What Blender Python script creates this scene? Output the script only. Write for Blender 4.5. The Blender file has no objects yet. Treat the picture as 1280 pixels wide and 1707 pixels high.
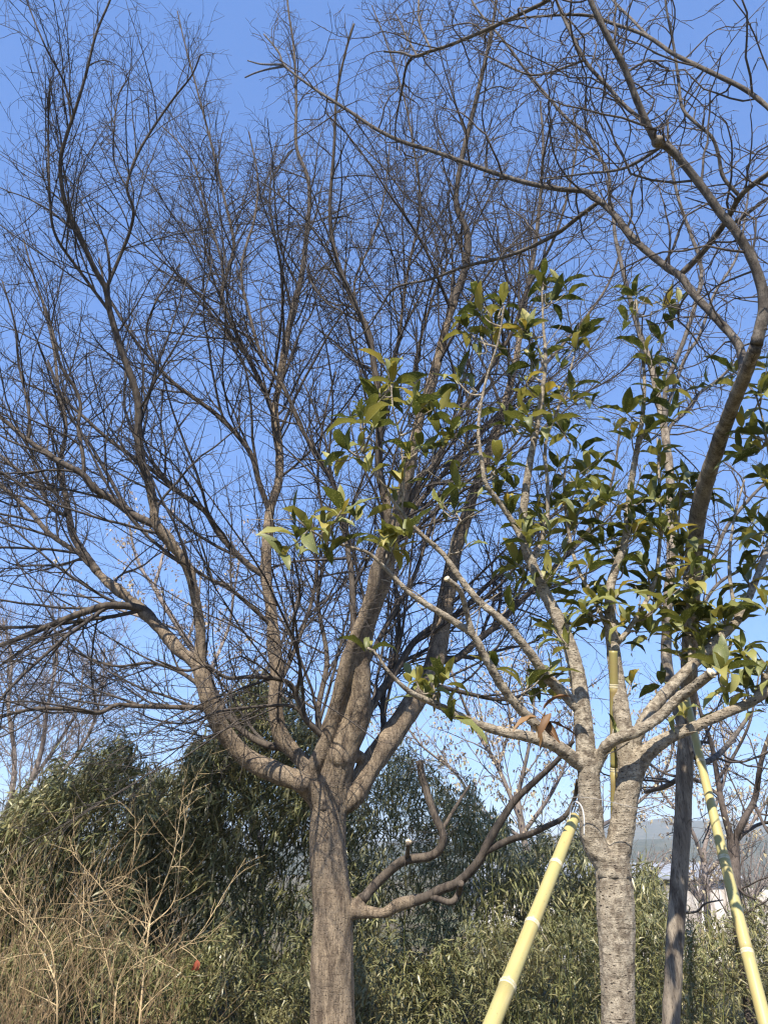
import bpy, math
import numpy as np
from mathutils import Vector, Matrix, noise

R = math.radians
rng = np.random.default_rng(11)
sc = bpy.context.scene
col = sc.collection

# ------------------------------------------------------------------ camera
F, CX, CY, PITCH = 1233.0, 640.0, 853.5, R(25.4)
CAMZ = 1.55
cam = bpy.data.cameras.new('camera')
cam.sensor_fit = 'VERTICAL'
cam.sensor_height = 36.0
cam.lens = 36.0 * F / 1707.0
cam.clip_start = 0.05
cam.clip_end = 20000
camo = bpy.data.objects.new('camera', cam)
col.objects.link(camo)
camo.location = (0, 0, CAMZ)
camo.rotation_euler = (R(90) + PITCH, 0, 0)
sc.camera = camo

# ------------------------------------------------------------------ sky, sun, exposure
SUN_EL, SUN_AZ = R(51), R(180 + 12)      # azimuth clockwise from +Y (the viewing direction): behind, a little left
world = bpy.data.worlds.new('World')
sc.world = world
world.use_nodes = True
wn = world.node_tree
wn.nodes.clear()
sky = wn.nodes.new('ShaderNodeTexSky')
sky.sky_type = 'NISHITA'
sky.sun_disc = False
sky.sun_elevation = SUN_EL
sky.sun_rotation = SUN_AZ
sky.altitude = 2500
sky.air_density = 1.0
sky.dust_density = 0.0
sky.ozone_density = 8
bg = wn.nodes.new('ShaderNodeBackground')
bg.inputs[1].default_value = 0.15
wo = wn.nodes.new('ShaderNodeOutputWorld')
# the clear winter sky is evenly bright from the zenith down: soften its brightness range, keep its hue
sep = wn.nodes.new('ShaderNodeSeparateColor')
sep.mode = 'HSV'
com = wn.nodes.new('ShaderNodeCombineColor')
com.mode = 'HSV'
pw = wn.nodes.new('ShaderNodeMath')
pw.operation = 'POWER'
pw.inputs[1].default_value = 0.5
ml_ = wn.nodes.new('ShaderNodeMath')
ml_.operation = 'MULTIPLY'
ml_.inputs[1].default_value = 1.95
wn.links.new(sky.outputs[0], sep.inputs[0])
wn.links.new(sep.outputs[0], com.inputs[0])
wn.links.new(sep.outputs[1], com.inputs[1])
wn.links.new(sep.outputs[2], pw.inputs[0])
wn.links.new(pw.outputs[0], ml_.inputs[0])
wn.links.new(ml_.outputs[0], com.inputs[2])
wn.links.new(com.outputs[0], bg.inputs[0])
wn.links.new(bg.outputs[0], wo.inputs[0])
sun = bpy.data.lights.new('sun', 'SUN')
sun.energy = 5.0
sun.angle = R(0.55)
sun.color = (1.0, 0.91, 0.78)
suno = bpy.data.objects.new('sun', sun)
col.objects.link(suno)
to_sun = Vector((math.sin(SUN_AZ) * math.cos(SUN_EL), math.cos(SUN_AZ) * math.cos(SUN_EL), math.sin(SUN_EL)))
suno.rotation_euler = to_sun.to_track_quat('Z', 'Y').to_euler()
suno.location = (0, -20, 30)
vs = sc.view_settings
vs.view_transform = 'Standard'
vs.look = 'None'
vs.gamma = 1
vs.exposure = 1.0
sc.cycles.max_bounces = 6
sc.cycles.diffuse_bounces = 2
sc.cycles.transparent_max_bounces = 4
sc.cycles.filter_width = 1.3

# ------------------------------------------------------------------ helpers
FWD = np.array([0, math.cos(PITCH), math.sin(PITCH)])
UPV = np.array([0, -math.sin(PITCH), math.cos(PITCH)])


def P(x, y, d):
    """the place at forward distance d (metres along the ground) seen at x, y"""
    v = np.array([(x - CX) / F, 0, 0]) + FWD + UPV * ((CY - y) / F)
    return np.array([0, 0, CAMZ]) + v * (d / v[1])


def zc(p):
    return float((np.asarray(p) - np.array([0, 0, CAMZ])) @ FWD)


def norm(a):
    return a / np.maximum(np.linalg.norm(a, axis=-1, keepdims=True), 1e-9)


class Acc:
    """collects vertices and faces of one mesh"""
    def __init__(s):
        s.v, s.f3, s.f4, s.n = [], [], [], 0

    def add(s, v, f4=None, f3=None):
        v = np.asarray(v, float).reshape(-1, 3)
        if f4 is not None and len(f4):
            s.f4.append(np.asarray(f4, np.int64) + s.n)
        if f3 is not None and len(f3):
            s.f3.append(np.asarray(f3, np.int64) + s.n)
        s.v.append(v)
        s.n += len(v)

    def mesh(s, name, origin=(0, 0, 0), smooth=True):
        me = bpy.data.meshes.new(name)
        v = np.concatenate(s.v) - np.asarray(origin)
        f3 = np.concatenate(s.f3) if s.f3 else np.zeros((0, 3), np.int64)
        f4 = np.concatenate(s.f4) if s.f4 else np.zeros((0, 4), np.int64)
        me.vertices.add(len(v))
        me.vertices.foreach_set('co', v.ravel())
        loops = np.concatenate([f3.ravel(), f4.ravel()])
        me.loops.add(len(loops))
        me.loops.foreach_set('vertex_index', loops.astype(np.int32))
        me.polygons.add(len(f3) + len(f4))
        st = np.concatenate([np.arange(len(f3)) * 3, len(f3) * 3 + np.arange(len(f4)) * 4])
        me.polygons.foreach_set('loop_start', st.astype(np.int32))
        me.polygons.foreach_set('use_smooth', np.full(len(st), smooth))
        me.update(calc_edges=True)
        return me


def link(name, me, mat=None, parent=None):
    o = bpy.data.objects.new(name, me)
    col.objects.link(o)
    if mat is not None and me is not None:
        me.materials.clear()
        me.materials.append(mat)
    if parent is not None:
        o.parent = parent
    return o


def empty(name, loc, label, cat, group=None):
    o = bpy.data.objects.new(name, None)
    col.objects.link(o)
    o.location = loc
    o.empty_display_size = 0.1
    return tag(o, label, cat, group)


def tag(o, label=None, cat=None, group=None, kind=None):
    if label:
        o['label'] = label
    if cat:
        o['category'] = cat
    if group:
        o['group'] = group
    if kind:
        o['kind'] = kind
    return o


def tubes(acc, pts, rad, sides, cap=False):
    """pts N,M,3 and rad N,M: N tapering tubes"""
    pts = np.asarray(pts, float)
    rad = np.asarray(rad, float)
    N, M, _ = pts.shape
    t = np.empty_like(pts)
    t[:, 1:-1] = pts[:, 2:] - pts[:, :-2]
    t[:, 0] = pts[:, 1] - pts[:, 0]
    t[:, -1] = pts[:, -1] - pts[:, -2]
    t = norm(t)
    mt = norm(t.mean(1))
    ref = np.where(np.abs(mt[:, 2:3]) > 0.8, np.array([[0.0, 1, 0]]), np.array([[0.0, 0, 1]]))
    # carry the frame along the tube so it does not twist
    u = np.empty_like(pts)
    cur = norm(np.cross(ref, t[:, 0]))
    for i in range(M):
        cur = norm(cur - t[:, i] * np.sum(cur * t[:, i], -1, keepdims=True))
        u[:, i] = cur
    w = np.cross(t, u)
    a = np.arange(sides) * 2 * math.pi / sides
    ring = u[:, :, None] * np.cos(a)[None, None, :, None] + w[:, :, None] * np.sin(a)[None, None, :, None]
    v = pts[:, :, None] + ring * rad[:, :, None, None]
    i = np.arange(N)[:, None, None] * M * sides
    j = np.arange(M - 1)[None, :, None] * sides
    k = np.arange(sides)[None, None, :]
    k2 = (k + 1) % sides
    f = np.stack([i + j + k, i + j + k2, i + j + sides + k2, i + j + sides + k], -1).reshape(-1, 4)
    f3 = None
    vv = v.reshape(-1, 3)
    if cap:
        nb = len(vv)
        vv = np.concatenate([vv, pts[:, 0], pts[:, -1]])
        kk = np.arange(sides)
        f3 = []
        for n in range(N):
            b0 = n * M * sides
            e0 = b0 + (M - 1) * sides
            f3.append(np.stack([np.full(sides, nb + n), b0 + (kk + 1) % sides, b0 + kk], -1))
            f3.append(np.stack([np.full(sides, nb + N + n), e0 + kk, e0 + (kk + 1) % sides], -1))
        f3 = np.concatenate(f3)
    acc.add(vv, f, f3)


def catmull(p, n):
    p = np.asarray(p, float)
    q = np.concatenate([[2 * p[0] - p[1]], p, [2 * p[-1] - p[-2]]])
    out = []
    for i in range(len(p) - 1):
        a, b, c, d = q[i:i + 4]
        tt = np.linspace(0, 1, n, endpoint=False)[:, None]
        out.append(0.5 * (2 * b + (c - a) * tt + (2 * a - 5 * b + 4 * c - d) * tt ** 2 + (3 * b - a - 3 * c + d) * tt ** 3))
    out.append(p[-1:])
    return np.concatenate(out)


def resample(p, step):
    """p: K,C rows whose first three columns are a place"""
    seg = np.linalg.norm(np.diff(p[:, :3], axis=0), axis=1)
    s = np.concatenate([[0], np.cumsum(seg)])
    n = max(3, int(s[-1] / step) + 1)
    q = np.linspace(0, s[-1], n)
    return np.stack([np.interp(q, s, p[:, c]) for c in range(p.shape[1])], -1)


# ------------------------------------------------------------------ growing branches, a whole level at once
def grow(st, dr, ln, r0, nseg, wob, up, tip=0.35, kink=0.0):
    N = len(st)
    pts = np.empty((N, nseg + 1, 3))
    pts[:, 0] = st
    d = norm(dr)
    bend = rng.normal(0, wob * 0.5, (N, 3))
    for i in range(nseg):
        k = rng.normal(0, wob, (N, 3)) + bend
        if kink:
            k += rng.normal(0, kink, (N, 3)) * (rng.random((N, 1)) < 0.5)
        d = norm(d + k + np.array([0, 0, up]))
        pts[:, i + 1] = pts[:, i] + d * (ln / nseg)[:, None]
    rad = r0[:, None] * np.linspace(1, tip, nseg + 1)[None]
    return pts, rad, ln


def spawn(pts, rad, ln, spacing, t0, t1, ang, angsd, lfun, rmin, rscale=0.6, flat=0.0):
    """places, directions, lengths and radii of children of the N parents"""
    N, M, _ = pts.shape
    k = np.maximum(0, np.round(ln * (t1 - t0) / spacing * rng.uniform(0.75, 1.25, N))).astype(int)
    idx = np.repeat(np.arange(N), k)
    if len(idx) == 0:
        return None
    order = np.concatenate([np.arange(q) for q in k])
    kk = np.repeat(k, k)
    t = t0 + (t1 - t0) * (order + rng.random(len(idx))) / kk
    f = np.clip(t, 0, 0.999) * (M - 1)
    i = f.astype(int)
    fr = (f - i)[:, None]
    a, b = pts[idx, i], pts[idx, i + 1]
    pos = a + (b - a) * fr
    tan = norm(b - a)
    r = rad[idx, i]
    pr = norm(np.cross(tan, rng.normal(0, 1, (len(idx), 3))))
    if flat:
        base = norm(np.cross(tan, rng.normal(0, 1, (N, 3))[idx] + 1e-3))
        pr = norm(pr * (1 - flat) + base * flat * np.where(order % 2 == 0, 1, -1)[:, None])
    an = rng.normal(ang, angsd, len(idx))[:, None]
    dr = tan * np.cos(an) + pr * np.sin(an)
    L = lfun(t, ln[idx])
    rr = np.maximum(rmin, np.minimum(r * rscale, rmin + L * 0.006))
    return pos, dr, L, rr


class Tree:
    """limbs traced as polylines with depth; each keeps pixel points so that others can spring from it"""
    def __init__(s, d):
        s.d, s.limbs, s.names = d, [], {}

    def limb(s, name, pts, w, d1, parent=None, d0=None, wig=0.012):
        pts = [tuple(p) for p in pts]
        px = np.array(pts, float)
        head = []
        if parent is not None:
            pp = s.names[parent]
            j = int(np.argmin(np.hypot(pp['px'][:, 0] - px[0, 0], pp['px'][:, 1] - px[0, 1])))
            d0 = pp['dep'][j]
            px[0] = pp['px'][j]
        elif d0 is None:
            d0 = s.d
        seg = np.hypot(*np.diff(px, axis=0).T)
        fr = np.concatenate([[0], np.cumsum(seg)]) / seg.sum()
        wpx = np.interp(fr, np.linspace(0, 1, len(w)), w)
        dep = d0 + (d1 - d0) * fr ** 1.1
        dep = dep * (1 + wig * np.sin(fr * 9 + rng.uniform(0, 6)) * np.minimum(1, fr * 4))
        rows = catmull(np.stack([px[:, 0], px[:, 1], dep, wpx], -1), 8)
        pos = np.array([P(*q[:3]) for q in rows])
        rad = np.array([max(0.0022, q[3] * 0.5 * zc(p) / F) for q, p in zip(rows, pos)])
        full = resample(np.concatenate([pos, rad[:, None], rows], -1), 0.03)
        L = dict(name=name, pos=full[:, :3], rad=full[:, 3], px=full[:, 4:6], dep=full[:, 6])
        s.limbs.append(L)
        s.names[name] = L
        return L

    def spawn(s, spacing, lo, hi, lfun, ang, angsd, rmin, rscale=0.6, rmax=0.08, skip=()):
        out = []
        for L in s.limbs:
            if L['name'] in skip:
                continue
            p, r = L['pos'], L['rad']
            ok = np.where(r < rmax)[0]
            if len(ok) < 5:
                continue
            p, r = p[ok[0]:], r[ok[0]:]
            ln = np.array([np.linalg.norm(np.diff(p, axis=0), axis=1).sum()])
            q = spawn(p[None], r[None], ln, spacing, lo, hi, ang, angsd, lfun, rmin, rscale)
            if q:
                out.append(q)
        return [np.concatenate([o[i] for o in out]) for i in range(4)]

    def solid(s, name, root, mat, thr, vox, amp, nscale, smooth=5, extra=None, zsq=0.35, young=None):
        """the thick wood as one skin grown together at the forks; the thinner ends as branches"""
        acc = Acc()
        org = np.array(root.location)
        for L in s.limbs:
            p, r = L['pos'], L['rad']
            n = np.where(r > thr)[0]
            if len(n) > 3:
                m = n[-1] + 1
                tubes(acc, p[None, :m], r[None, :m], 14, cap=True)
        if extra:
            extra(acc)
        me = acc.mesh('raw', org)
        o = bpy.data.objects.new('raw', me)
        col.objects.link(o)
        md = o.modifiers.new('remesh', 'REMESH')
        md.mode = 'VOXEL'
        md.voxel_size = vox
        ms = o.modifiers.new('smooth', 'SMOOTH')
        ms.factor = 0.5
        ms.iterations = smooth
        ev = o.evaluated_get(bpy.context.evaluated_depsgraph_get())
        out = bpy.data.meshes.new_from_object(ev)
        bpy.data.objects.remove(o)
        bpy.data.meshes.remove(me)
        n = len(out.vertices)
        co = np.empty(n * 3)
        out.vertices.foreach_get('co', co)
        co = co.reshape(-1, 3)
        no = np.empty(n * 3)
        out.vertices.foreach_get('normal', no)
        no = no.reshape(-1, 3)
        h = np.array([noise.fractal(Vector((c[0] * nscale, c[1] * nscale, c[2] * nscale * zsq)), 0.8, 2.1, 4) for c in co])
        co = co + no * (h * amp)[:, None]
        out.vertices.foreach_set('co', co.ravel())
        out.polygons.foreach_set('use_smooth', np.ones(len(out.polygons), bool))
        out.update()
        link('trunk', out, mat, root)
        for L in s.limbs:
            p, r = L['pos'], L['rad']
            n = np.where(r > thr)[0]
            m = max(0, n[-1] - 3) if len(n) > 3 else 0
            if m == 0 and len(n) == 0:
                pass
            if len(p) - m < 4:
                continue
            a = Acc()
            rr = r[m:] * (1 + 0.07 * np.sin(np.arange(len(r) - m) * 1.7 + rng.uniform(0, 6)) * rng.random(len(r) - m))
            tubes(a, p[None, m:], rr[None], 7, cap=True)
            link('branch', a.mesh('branch', org), young or mat, root)  # thinner, younger ends take the bark with shade painted into its colour


# ------------------------------------------------------------------ materials
def new_mat(name):
    m = bpy.data.materials.new(name)
    m.use_nodes = True
    nt = m.node_tree
    nt.nodes.clear()
    out = nt.nodes.new('ShaderNodeOutputMaterial')
    bs = nt.nodes.new('ShaderNodeBsdfPrincipled')
    nt.links.new(bs.outputs[0], out.inputs[0])
    bs.inputs['Roughness'].default_value = 0.85
    bs.inputs['Specular IOR Level'].default_value = 0.25
    return m, nt, bs, out


def nd(nt, t, ins=None, **kw):
    n = nt.nodes.new(t)
    for k, v in kw.items():
        setattr(n, k, v)
    for k, v in (ins or {}).items():
        if isinstance(v, bpy.types.NodeSocket):
            nt.links.new(v, n.inputs[k])
        else:
            n.inputs[k].default_value = v
    return n


def ramp(nt, src, stops):
    n = nt.nodes.new('ShaderNodeValToRGB')
    e = n.color_ramp.elements
    while len(e) < len(stops):
        e.new(0.5)
    for q, (p, c) in zip(e, stops):
        q.position = p
        q.color = (*c, 1) if len(c) == 3 else c
    nt.links.new(src, n.inputs[0])
    return n.outputs[0]


def mix(nt, f, a, b, mode='MIX'):
    n = nt.nodes.new('ShaderNodeMix')
    n.data_type = 'RGBA'
    n.blend_type = mode
    for i, v in ((0, f), (6, a), (7, b)):
        if isinstance(v, bpy.types.NodeSocket):
            nt.links.new(v, n.inputs[i])
        else:
            n.inputs[i].default_value = v if i == 0 else (*v, 1)
    return n.outputs[2]


def bark(name, dark, light, tint, scale=14, zs=0.3, bump=0.5, dist=0.01, specks=0.0, bands=0.0):
    m, nt, bs, out = new_mat(name)
    tc = nd(nt, 'ShaderNodeTexCoord').outputs['Object']
    mp = nd(nt, 'ShaderNodeMapping', {'Vector': tc, 'Scale': (1, 1, zs)}).outputs[0]
    n1 = nd(nt, 'ShaderNodeTexNoise', {'Vector': mp, 'Scale': scale, 'Detail': 8.0, 'Roughness': 0.68}).outputs[0]
    n2 = nd(nt, 'ShaderNodeTexNoise', {'Vector': tc, 'Scale': 3.2, 'Detail': 4.0, 'Roughness': 0.6}).outputs[0]
    n3 = nd(nt, 'ShaderNodeTexNoise', {'Vector': mp, 'Scale': scale * 6, 'Detail': 6.0, 'Roughness': 0.7}).outputs[0]
    c = ramp(nt, n1, [(0.40, dark), (0.60, light)])
    c = mix(nt, ramp(nt, n2, [(0.42, (0, 0, 0)), (0.66, (0.75, 0.75, 0.75))]), c, tint)
    c = mix(nt, ramp(nt, n3, [(0.37, (0.9, 0.9, 0.9)), (0.46, (0, 0, 0))]), c, tuple(x * 0.6 for x in dark))
    h = nd(nt, 'ShaderNodeMath', {0: n1, 1: n3}, operation='ADD').outputs[0]
    if specks:
        mb = nd(nt, 'ShaderNodeMapping', {'Vector': tc, 'Scale': (1, 1, 1.9)}).outputs[0]
        wv = nd(nt, 'ShaderNodeTexNoise', {'Vector': tc, 'Scale': 30.0, 'Detail': 3.0}).outputs[1]
        mb = nd(nt, 'ShaderNodeVectorMath', {0: mb, 1: nd(nt, 'ShaderNodeVectorMath', {0: wv, 'Scale': 0.02}, operation='SCALE').outputs[0]}, operation='ADD').outputs[0]
        vo = nd(nt, 'ShaderNodeTexVoronoi', {'Vector': mb, 'Scale': 36.0, 'Randomness': 1.0})
        sp = ramp(nt, vo.outputs['Distance'], [(0.12, (1, 1, 1)), (0.26, (0, 0, 0))])
        gate = ramp(nt, n2, [(0.38, (0.25, 0.25, 0.25)), (0.6, (1, 1, 1))])
        sp = mix(nt, 1.0, sp, gate, 'MULTIPLY')
        c = mix(nt, sp, c, tuple(x * 0.35 for x in dark))
        h = nd(nt, 'ShaderNodeMath', {0: h, 1: nd(nt, 'ShaderNodeMath', {0: sp, 1: specks}, operation='MULTIPLY').outputs[0]}, operation='SUBTRACT').outputs[0]
    if bands:
        mb = nd(nt, 'ShaderNodeMapping', {'Vector': tc, 'Scale': (1, 1, 9)}).outputs[0]
        nb = nd(nt, 'ShaderNodeTexNoise', {'Vector': mb, 'Scale': 9.0, 'Detail': 6.0, 'Roughness': 0.65, 'Distortion': 0.6}).outputs[0]
        k = ramp(nt, nb, [(0.36, (1, 1, 1)), (0.43, (0, 0, 0))])
        k = mix(nt, 1.0, k, (bands, bands, bands), 'MULTIPLY')
        c = mix(nt, k, c, tuple(x * 0.5 for x in dark))
        h = nd(nt, 'ShaderNodeMath', {0: h, 1: nd(nt, 'ShaderNodeMath', {0: k, 1: 0.8}, operation='MULTIPLY').outputs[0]}, operation='SUBTRACT').outputs[0]
    bp = nd(nt, 'ShaderNodeBump', {'Strength': bump, 'Distance': dist, 'Height': h}).outputs[0]
    nt.links.new(c, bs.inputs['Base Color'])
    nt.links.new(bp, bs.inputs['Normal'])
    return m


def leaf_mat(name, stops, rough=0.45, trans=0.25, per='island', var=None, spec=0.4, under=(0.30, 0.32, 0.14)):
    m, nt, bs, out = new_mat(name)
    if per == 'island':
        rnd = nd(nt, 'ShaderNodeNewGeometry').outputs['Random Per Island']
    else:
        rnd = nd(nt, 'ShaderNodeObjectInfo').outputs['Random']
    c = ramp(nt, rnd, stops)
    tc = nd(nt, 'ShaderNodeTexCoord').outputs['Object']
    if var:
        n = nd(nt, 'ShaderNodeTexNoise', {'Vector': tc, 'Scale': var[0], 'Detail': 3.0}).outputs[0]
        c = mix(nt, ramp(nt, n, [(var[2], (0, 0, 0)), (var[3], (1, 1, 1))]), c, var[1])
    # the underside of a leaf is paler and duller
    bf = nd(nt, 'ShaderNodeNewGeometry').outputs['Backfacing']
    bf = nd(nt, 'ShaderNodeMath', {0: bf, 1: 0.4}, operation='MULTIPLY').outputs[0]
    c = mix(nt, bf, c, under)
    nt.links.new(c, bs.inputs['Base Color'])
    bs.inputs['Roughness'].default_value = rough
    bs.inputs['Specular IOR Level'].default_value = spec
    if trans:
        tr = nd(nt, 'ShaderNodeBsdfTranslucent', {'Color': c})
        mx = nd(nt, 'ShaderNodeMixShader', {0: trans, 1: bs.outputs[0], 2: tr.outputs[0]})
        nt.links.new(mx.outputs[0], out.inputs[0])
    return m


def plain(name, c1, c2, scale=8, rough=0.8, bump=0.2, dist=0.005, zs=1.0):
    m, nt, bs, out = new_mat(name)
    tc = nd(nt, 'ShaderNodeTexCoord').outputs['Object']
    mp = nd(nt, 'ShaderNodeMapping', {'Vector': tc, 'Scale': (1, 1, zs)}).outputs[0]
    n = nd(nt, 'ShaderNodeTexNoise', {'Vector': mp, 'Scale': scale, 'Detail': 6.0, 'Roughness': 0.65}).outputs[0]
    nt.links.new(ramp(nt, n, [(0.35, c1), (0.65, c2)]), bs.inputs['Base Color'])
    nt.links.new(nd(nt, 'ShaderNodeBump', {'Strength': bump, 'Distance': dist, 'Height': n}).outputs[0], bs.inputs['Normal'])
    bs.inputs['Roughness'].default_value = rough
    return m


M_ZELK = bark('zelkova bark', (0.12, 0.09, 0.065), (0.37, 0.29, 0.20), (0.26, 0.21, 0.155), 17, 0.22, 1.0, 0.02, specks=0.35, bands=0.22)
M_ZLIMB_SHADED = bark('zelkova shaded young bark', (0.045, 0.036, 0.03), (0.135, 0.11, 0.086), (0.09, 0.075, 0.06), 22, 0.3, 0.4, 0.006)  # younger bark, darkened further: the upper limbs' unlit look is in the colour
M_ZTWIG = bark('zelkova twig bark', (0.045, 0.038, 0.033), (0.10, 0.086, 0.075), (0.075, 0.065, 0.057), 20, 0.5, 0.3, 0.004)
M_MAGN = bark('magnolia bark', (0.15, 0.12, 0.088), (0.48, 0.42, 0.32), (0.35, 0.295, 0.22), 30, 1.0, 1.0, 0.008, specks=1.2, bands=0.35)
M_GREY = bark('grey tree bark', (0.085, 0.067, 0.052), (0.31, 0.265, 0.205), (0.20, 0.165, 0.128), 26, 0.16, 0.6, 0.008)
M_GYOUNG_SHADED = bark('grey tree shaded young bark', (0.05, 0.042, 0.036), (0.185, 0.162, 0.135), (0.11, 0.094, 0.08), 30, 0.5, 0.6, 0.005)  # same grey bark made darker, painting in shade on the upper branches
M_GTWIG = bark('grey tree twig bark', (0.06, 0.047, 0.04), (0.15, 0.125, 0.105), (0.10, 0.085, 0.072), 26, 0.4, 0.4, 0.004)
M_FAR = bark('far tree bark', (0.16, 0.13, 0.115), (0.28, 0.24, 0.215), (0.22, 0.19, 0.17), 12, 0.4, 0.3, 0.006)
M_DRY = plain('dry stems', (0.30, 0.21, 0.11), (0.55, 0.43, 0.25), 14, 0.75)
M_BRUSH = plain('brown brush', (0.17, 0.108, 0.058), (0.36, 0.265, 0.145), 14, 0.8)
M_CUT = plain('cut wood', (0.50, 0.40, 0.26), (0.72, 0.63, 0.46), 40, 0.8)
M_LEAF = leaf_mat('magnolia leaf', [(0.0, (0.05, 0.066, 0.012)), (0.4, (0.088, 0.104, 0.019)), (0.7, (0.19, 0.19, 0.038)), (0.92, (0.31, 0.275, 0.06)), (1.0, (0.44, 0.33, 0.05))], 0.46, 0.34, 'object', (30, (0.34, 0.34, 0.10), 0.56, 0.72))
M_LEAF_I = leaf_mat('magnolia leaf mass', [(0.0, (0.05, 0.066, 0.012)), (0.4, (0.088, 0.104, 0.019)), (0.7, (0.19, 0.19, 0.038)), (0.92, (0.31, 0.275, 0.06)), (1.0, (0.44, 0.33, 0.05))], 0.46, 0.34, 'island', (30, (0.34, 0.34, 0.10), 0.56, 0.72))
M_DEAD = leaf_mat('dead leaf', [(0.0, (0.06, 0.026, 0.013)), (0.6, (0.12, 0.055, 0.024)), (1.0, (0.28, 0.19, 0.075))], 0.6, 0.15, 'object', under=(0.30, 0.17, 0.07))
BB = [(0.0, (0.050, 0.060, 0.024)), (0.35, (0.105, 0.115, 0.045)), (0.62, (0.185, 0.175, 0.075)), (0.82, (0.29, 0.25, 0.125)), (1.0, (0.48, 0.42, 0.26))]
M_BAM = leaf_mat('bamboo leaf', BB, 0.36, 0.26, var=(1.1, (0.27, 0.225, 0.115), 0.48, 0.72), spec=0.5)
BB2 = [(0.0, (0.055, 0.062, 0.022)), (0.35, (0.115, 0.115, 0.042)), (0.62, (0.20, 0.175, 0.072)), (0.82, (0.31, 0.26, 0.125)), (1.0, (0.48, 0.41, 0.24))]
BB3 = [(0.0, (0.045, 0.052, 0.018)), (0.4, (0.095, 0.098, 0.034)), (0.68, (0.165, 0.15, 0.056)), (0.85, (0.27, 0.22, 0.10)), (1.0, (0.44, 0.37, 0.21))]
M_BAM3 = leaf_mat('undergrowth bamboo leaf', BB3, 0.38, 0.24, var=(1.3, (0.29, 0.235, 0.12), 0.5, 0.72), spec=0.5)
M_BAM2 = leaf_mat('dry bamboo leaf', BB2, 0.4, 0.22)
M_SEED = leaf_mat('pale dry seed', [(0.0, (0.33, 0.24, 0.16)), (0.6, (0.55, 0.42, 0.31)), (1.0, (0.70, 0.58, 0.45))], 0.7, 0.3)
M_CULM = plain('bamboo culm', (0.10, 0.12, 0.035), (0.24, 0.22, 0.08), 9, 0.5)
M_WIRE = plain('white cord', (0.62, 0.62, 0.60), (0.80, 0.80, 0.78), 60, 0.6)
M_STEEL = plain('thin wire', (0.22, 0.20, 0.18), (0.36, 0.34, 0.31), 60, 0.45)


def pole_mat(name, a, b, c):
    m, nt, bs, out = new_mat(name)
    tc = nd(nt, 'ShaderNodeTexCoord').outputs['Object']
    mp = nd(nt, 'ShaderNodeMapping', {'Vector': tc, 'Scale': (1, 1, 0.06)}).outputs[0]
    n = nd(nt, 'ShaderNodeTexNoise', {'Vector': mp, 'Scale': 60.0, 'Detail': 5.0}).outputs[0]
    n2 = nd(nt, 'ShaderNodeTexNoise', {'Vector': tc, 'Scale': 5.0, 'Detail': 4.0}).outputs[0]
    cc = mix(nt, ramp(nt, n2, [(0.40, (0, 0, 0)), (0.62, (1, 1, 1))]), ramp(nt, n, [(0.3, a), (0.7, b)]), c)
    n3 = nd(nt, 'ShaderNodeTexNoise', {'Vector': tc, 'Scale': 90.0, 'Detail': 2.0}).outputs[0]
    cc = mix(nt, ramp(nt, n3, [(0.68, (0, 0, 0)), (0.78, (0.6, 0.6, 0.6))]), cc, tuple(x * 0.35 for x in a))
    nt.links.new(cc, bs.inputs['Base Color'])
    nt.links.new(nd(nt, 'ShaderNodeBump', {'Strength': 0.15, 'Distance': 0.002, 'Height': n}).outputs[0], bs.inputs['Normal'])
    bs.inputs['Roughness'].default_value = 0.42
    bs.inputs['Specular IOR Level'].default_value = 0.35
    return m


M_POLE = pole_mat('yellow bamboo', (0.38, 0.305, 0.115), (0.47, 0.39, 0.175), (0.37, 0.34, 0.14))
M_POLE2 = pole_mat('green bamboo', (0.22, 0.20, 0.06), (0.33, 0.29, 0.10), (0.28, 0.20, 0.09))
M_NODE = plain('bamboo node', (0.42, 0.36, 0.20), (0.66, 0.60, 0.42), 60, 0.6)

# ------------------------------------------------------------------ ground and hills
def ground_z(x, y):
    z = 0.05 * np.sin(x * 0.7 + 1) * np.cos(y * 0.5)
    t = np.clip((y - 12.5) / 26.0, 0, 1)
    z = z - 3.2 * t * t * (3 - 2 * t)
    r = np.hypot(x, y)
    return z - 3.0 * np.clip((r - 60) / 500, 0, 1)


def axis(n, far):
    t = np.linspace(-1, 1, n)
    return np.sign(t) * (np.abs(t) * 40 + (far - 40) * np.abs(t) ** 7)


gx = axis(161, 4000)
gy = axis(161, 4000)
X, Y = np.meshgrid(gx, gy)
Z = ground_z(X, Y)
acc = Acc()
n = 161
q = np.arange((n - 1) * (n - 1))
i0 = (q // (n - 1)) * n + q % (n - 1)
acc.add(np.stack([X, Y, Z], -1), np.stack([i0, i0 + 1, i0 + n + 1, i0 + n], -1))
m, nt, bs, out = new_mat('dry earth and grass')
tc = nd(nt, 'ShaderNodeTexCoord').outputs['Object']
a1 = nd(nt, 'ShaderNodeTexNoise', {'Vector': tc, 'Scale': 9.0, 'Detail': 9.0, 'Roughness': 0.7}).outputs[0]
a2 = nd(nt, 'ShaderNodeTexNoise', {'Vector': tc, 'Scale': 0.12, 'Detail': 6.0, 'Roughness': 0.6}).outputs[0]
c = ramp(nt, a1, [(0.35, (0.06, 0.046, 0.03)), (0.55, (0.13, 0.10, 0.06)), (0.7, (0.24, 0.19, 0.11))])
c = mix(nt, ramp(nt, a2, [(0.42, (0, 0, 0)), (0.6, (0.8, 0.8, 0.8))]), c, (0.09, 0.10, 0.04))
nt.links.new(c, bs.inputs['Base Color'])
nt.links.new(nd(nt, 'ShaderNodeBump', {'Strength': 0.8, 'Distance': 0.05, 'Height': a1}).outputs[0], bs.inputs['Normal'])
tag(link('ground', acc.mesh('ground'), m), 'bare earth with dry grass and leaf litter under the trees', kind='structure')

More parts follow.
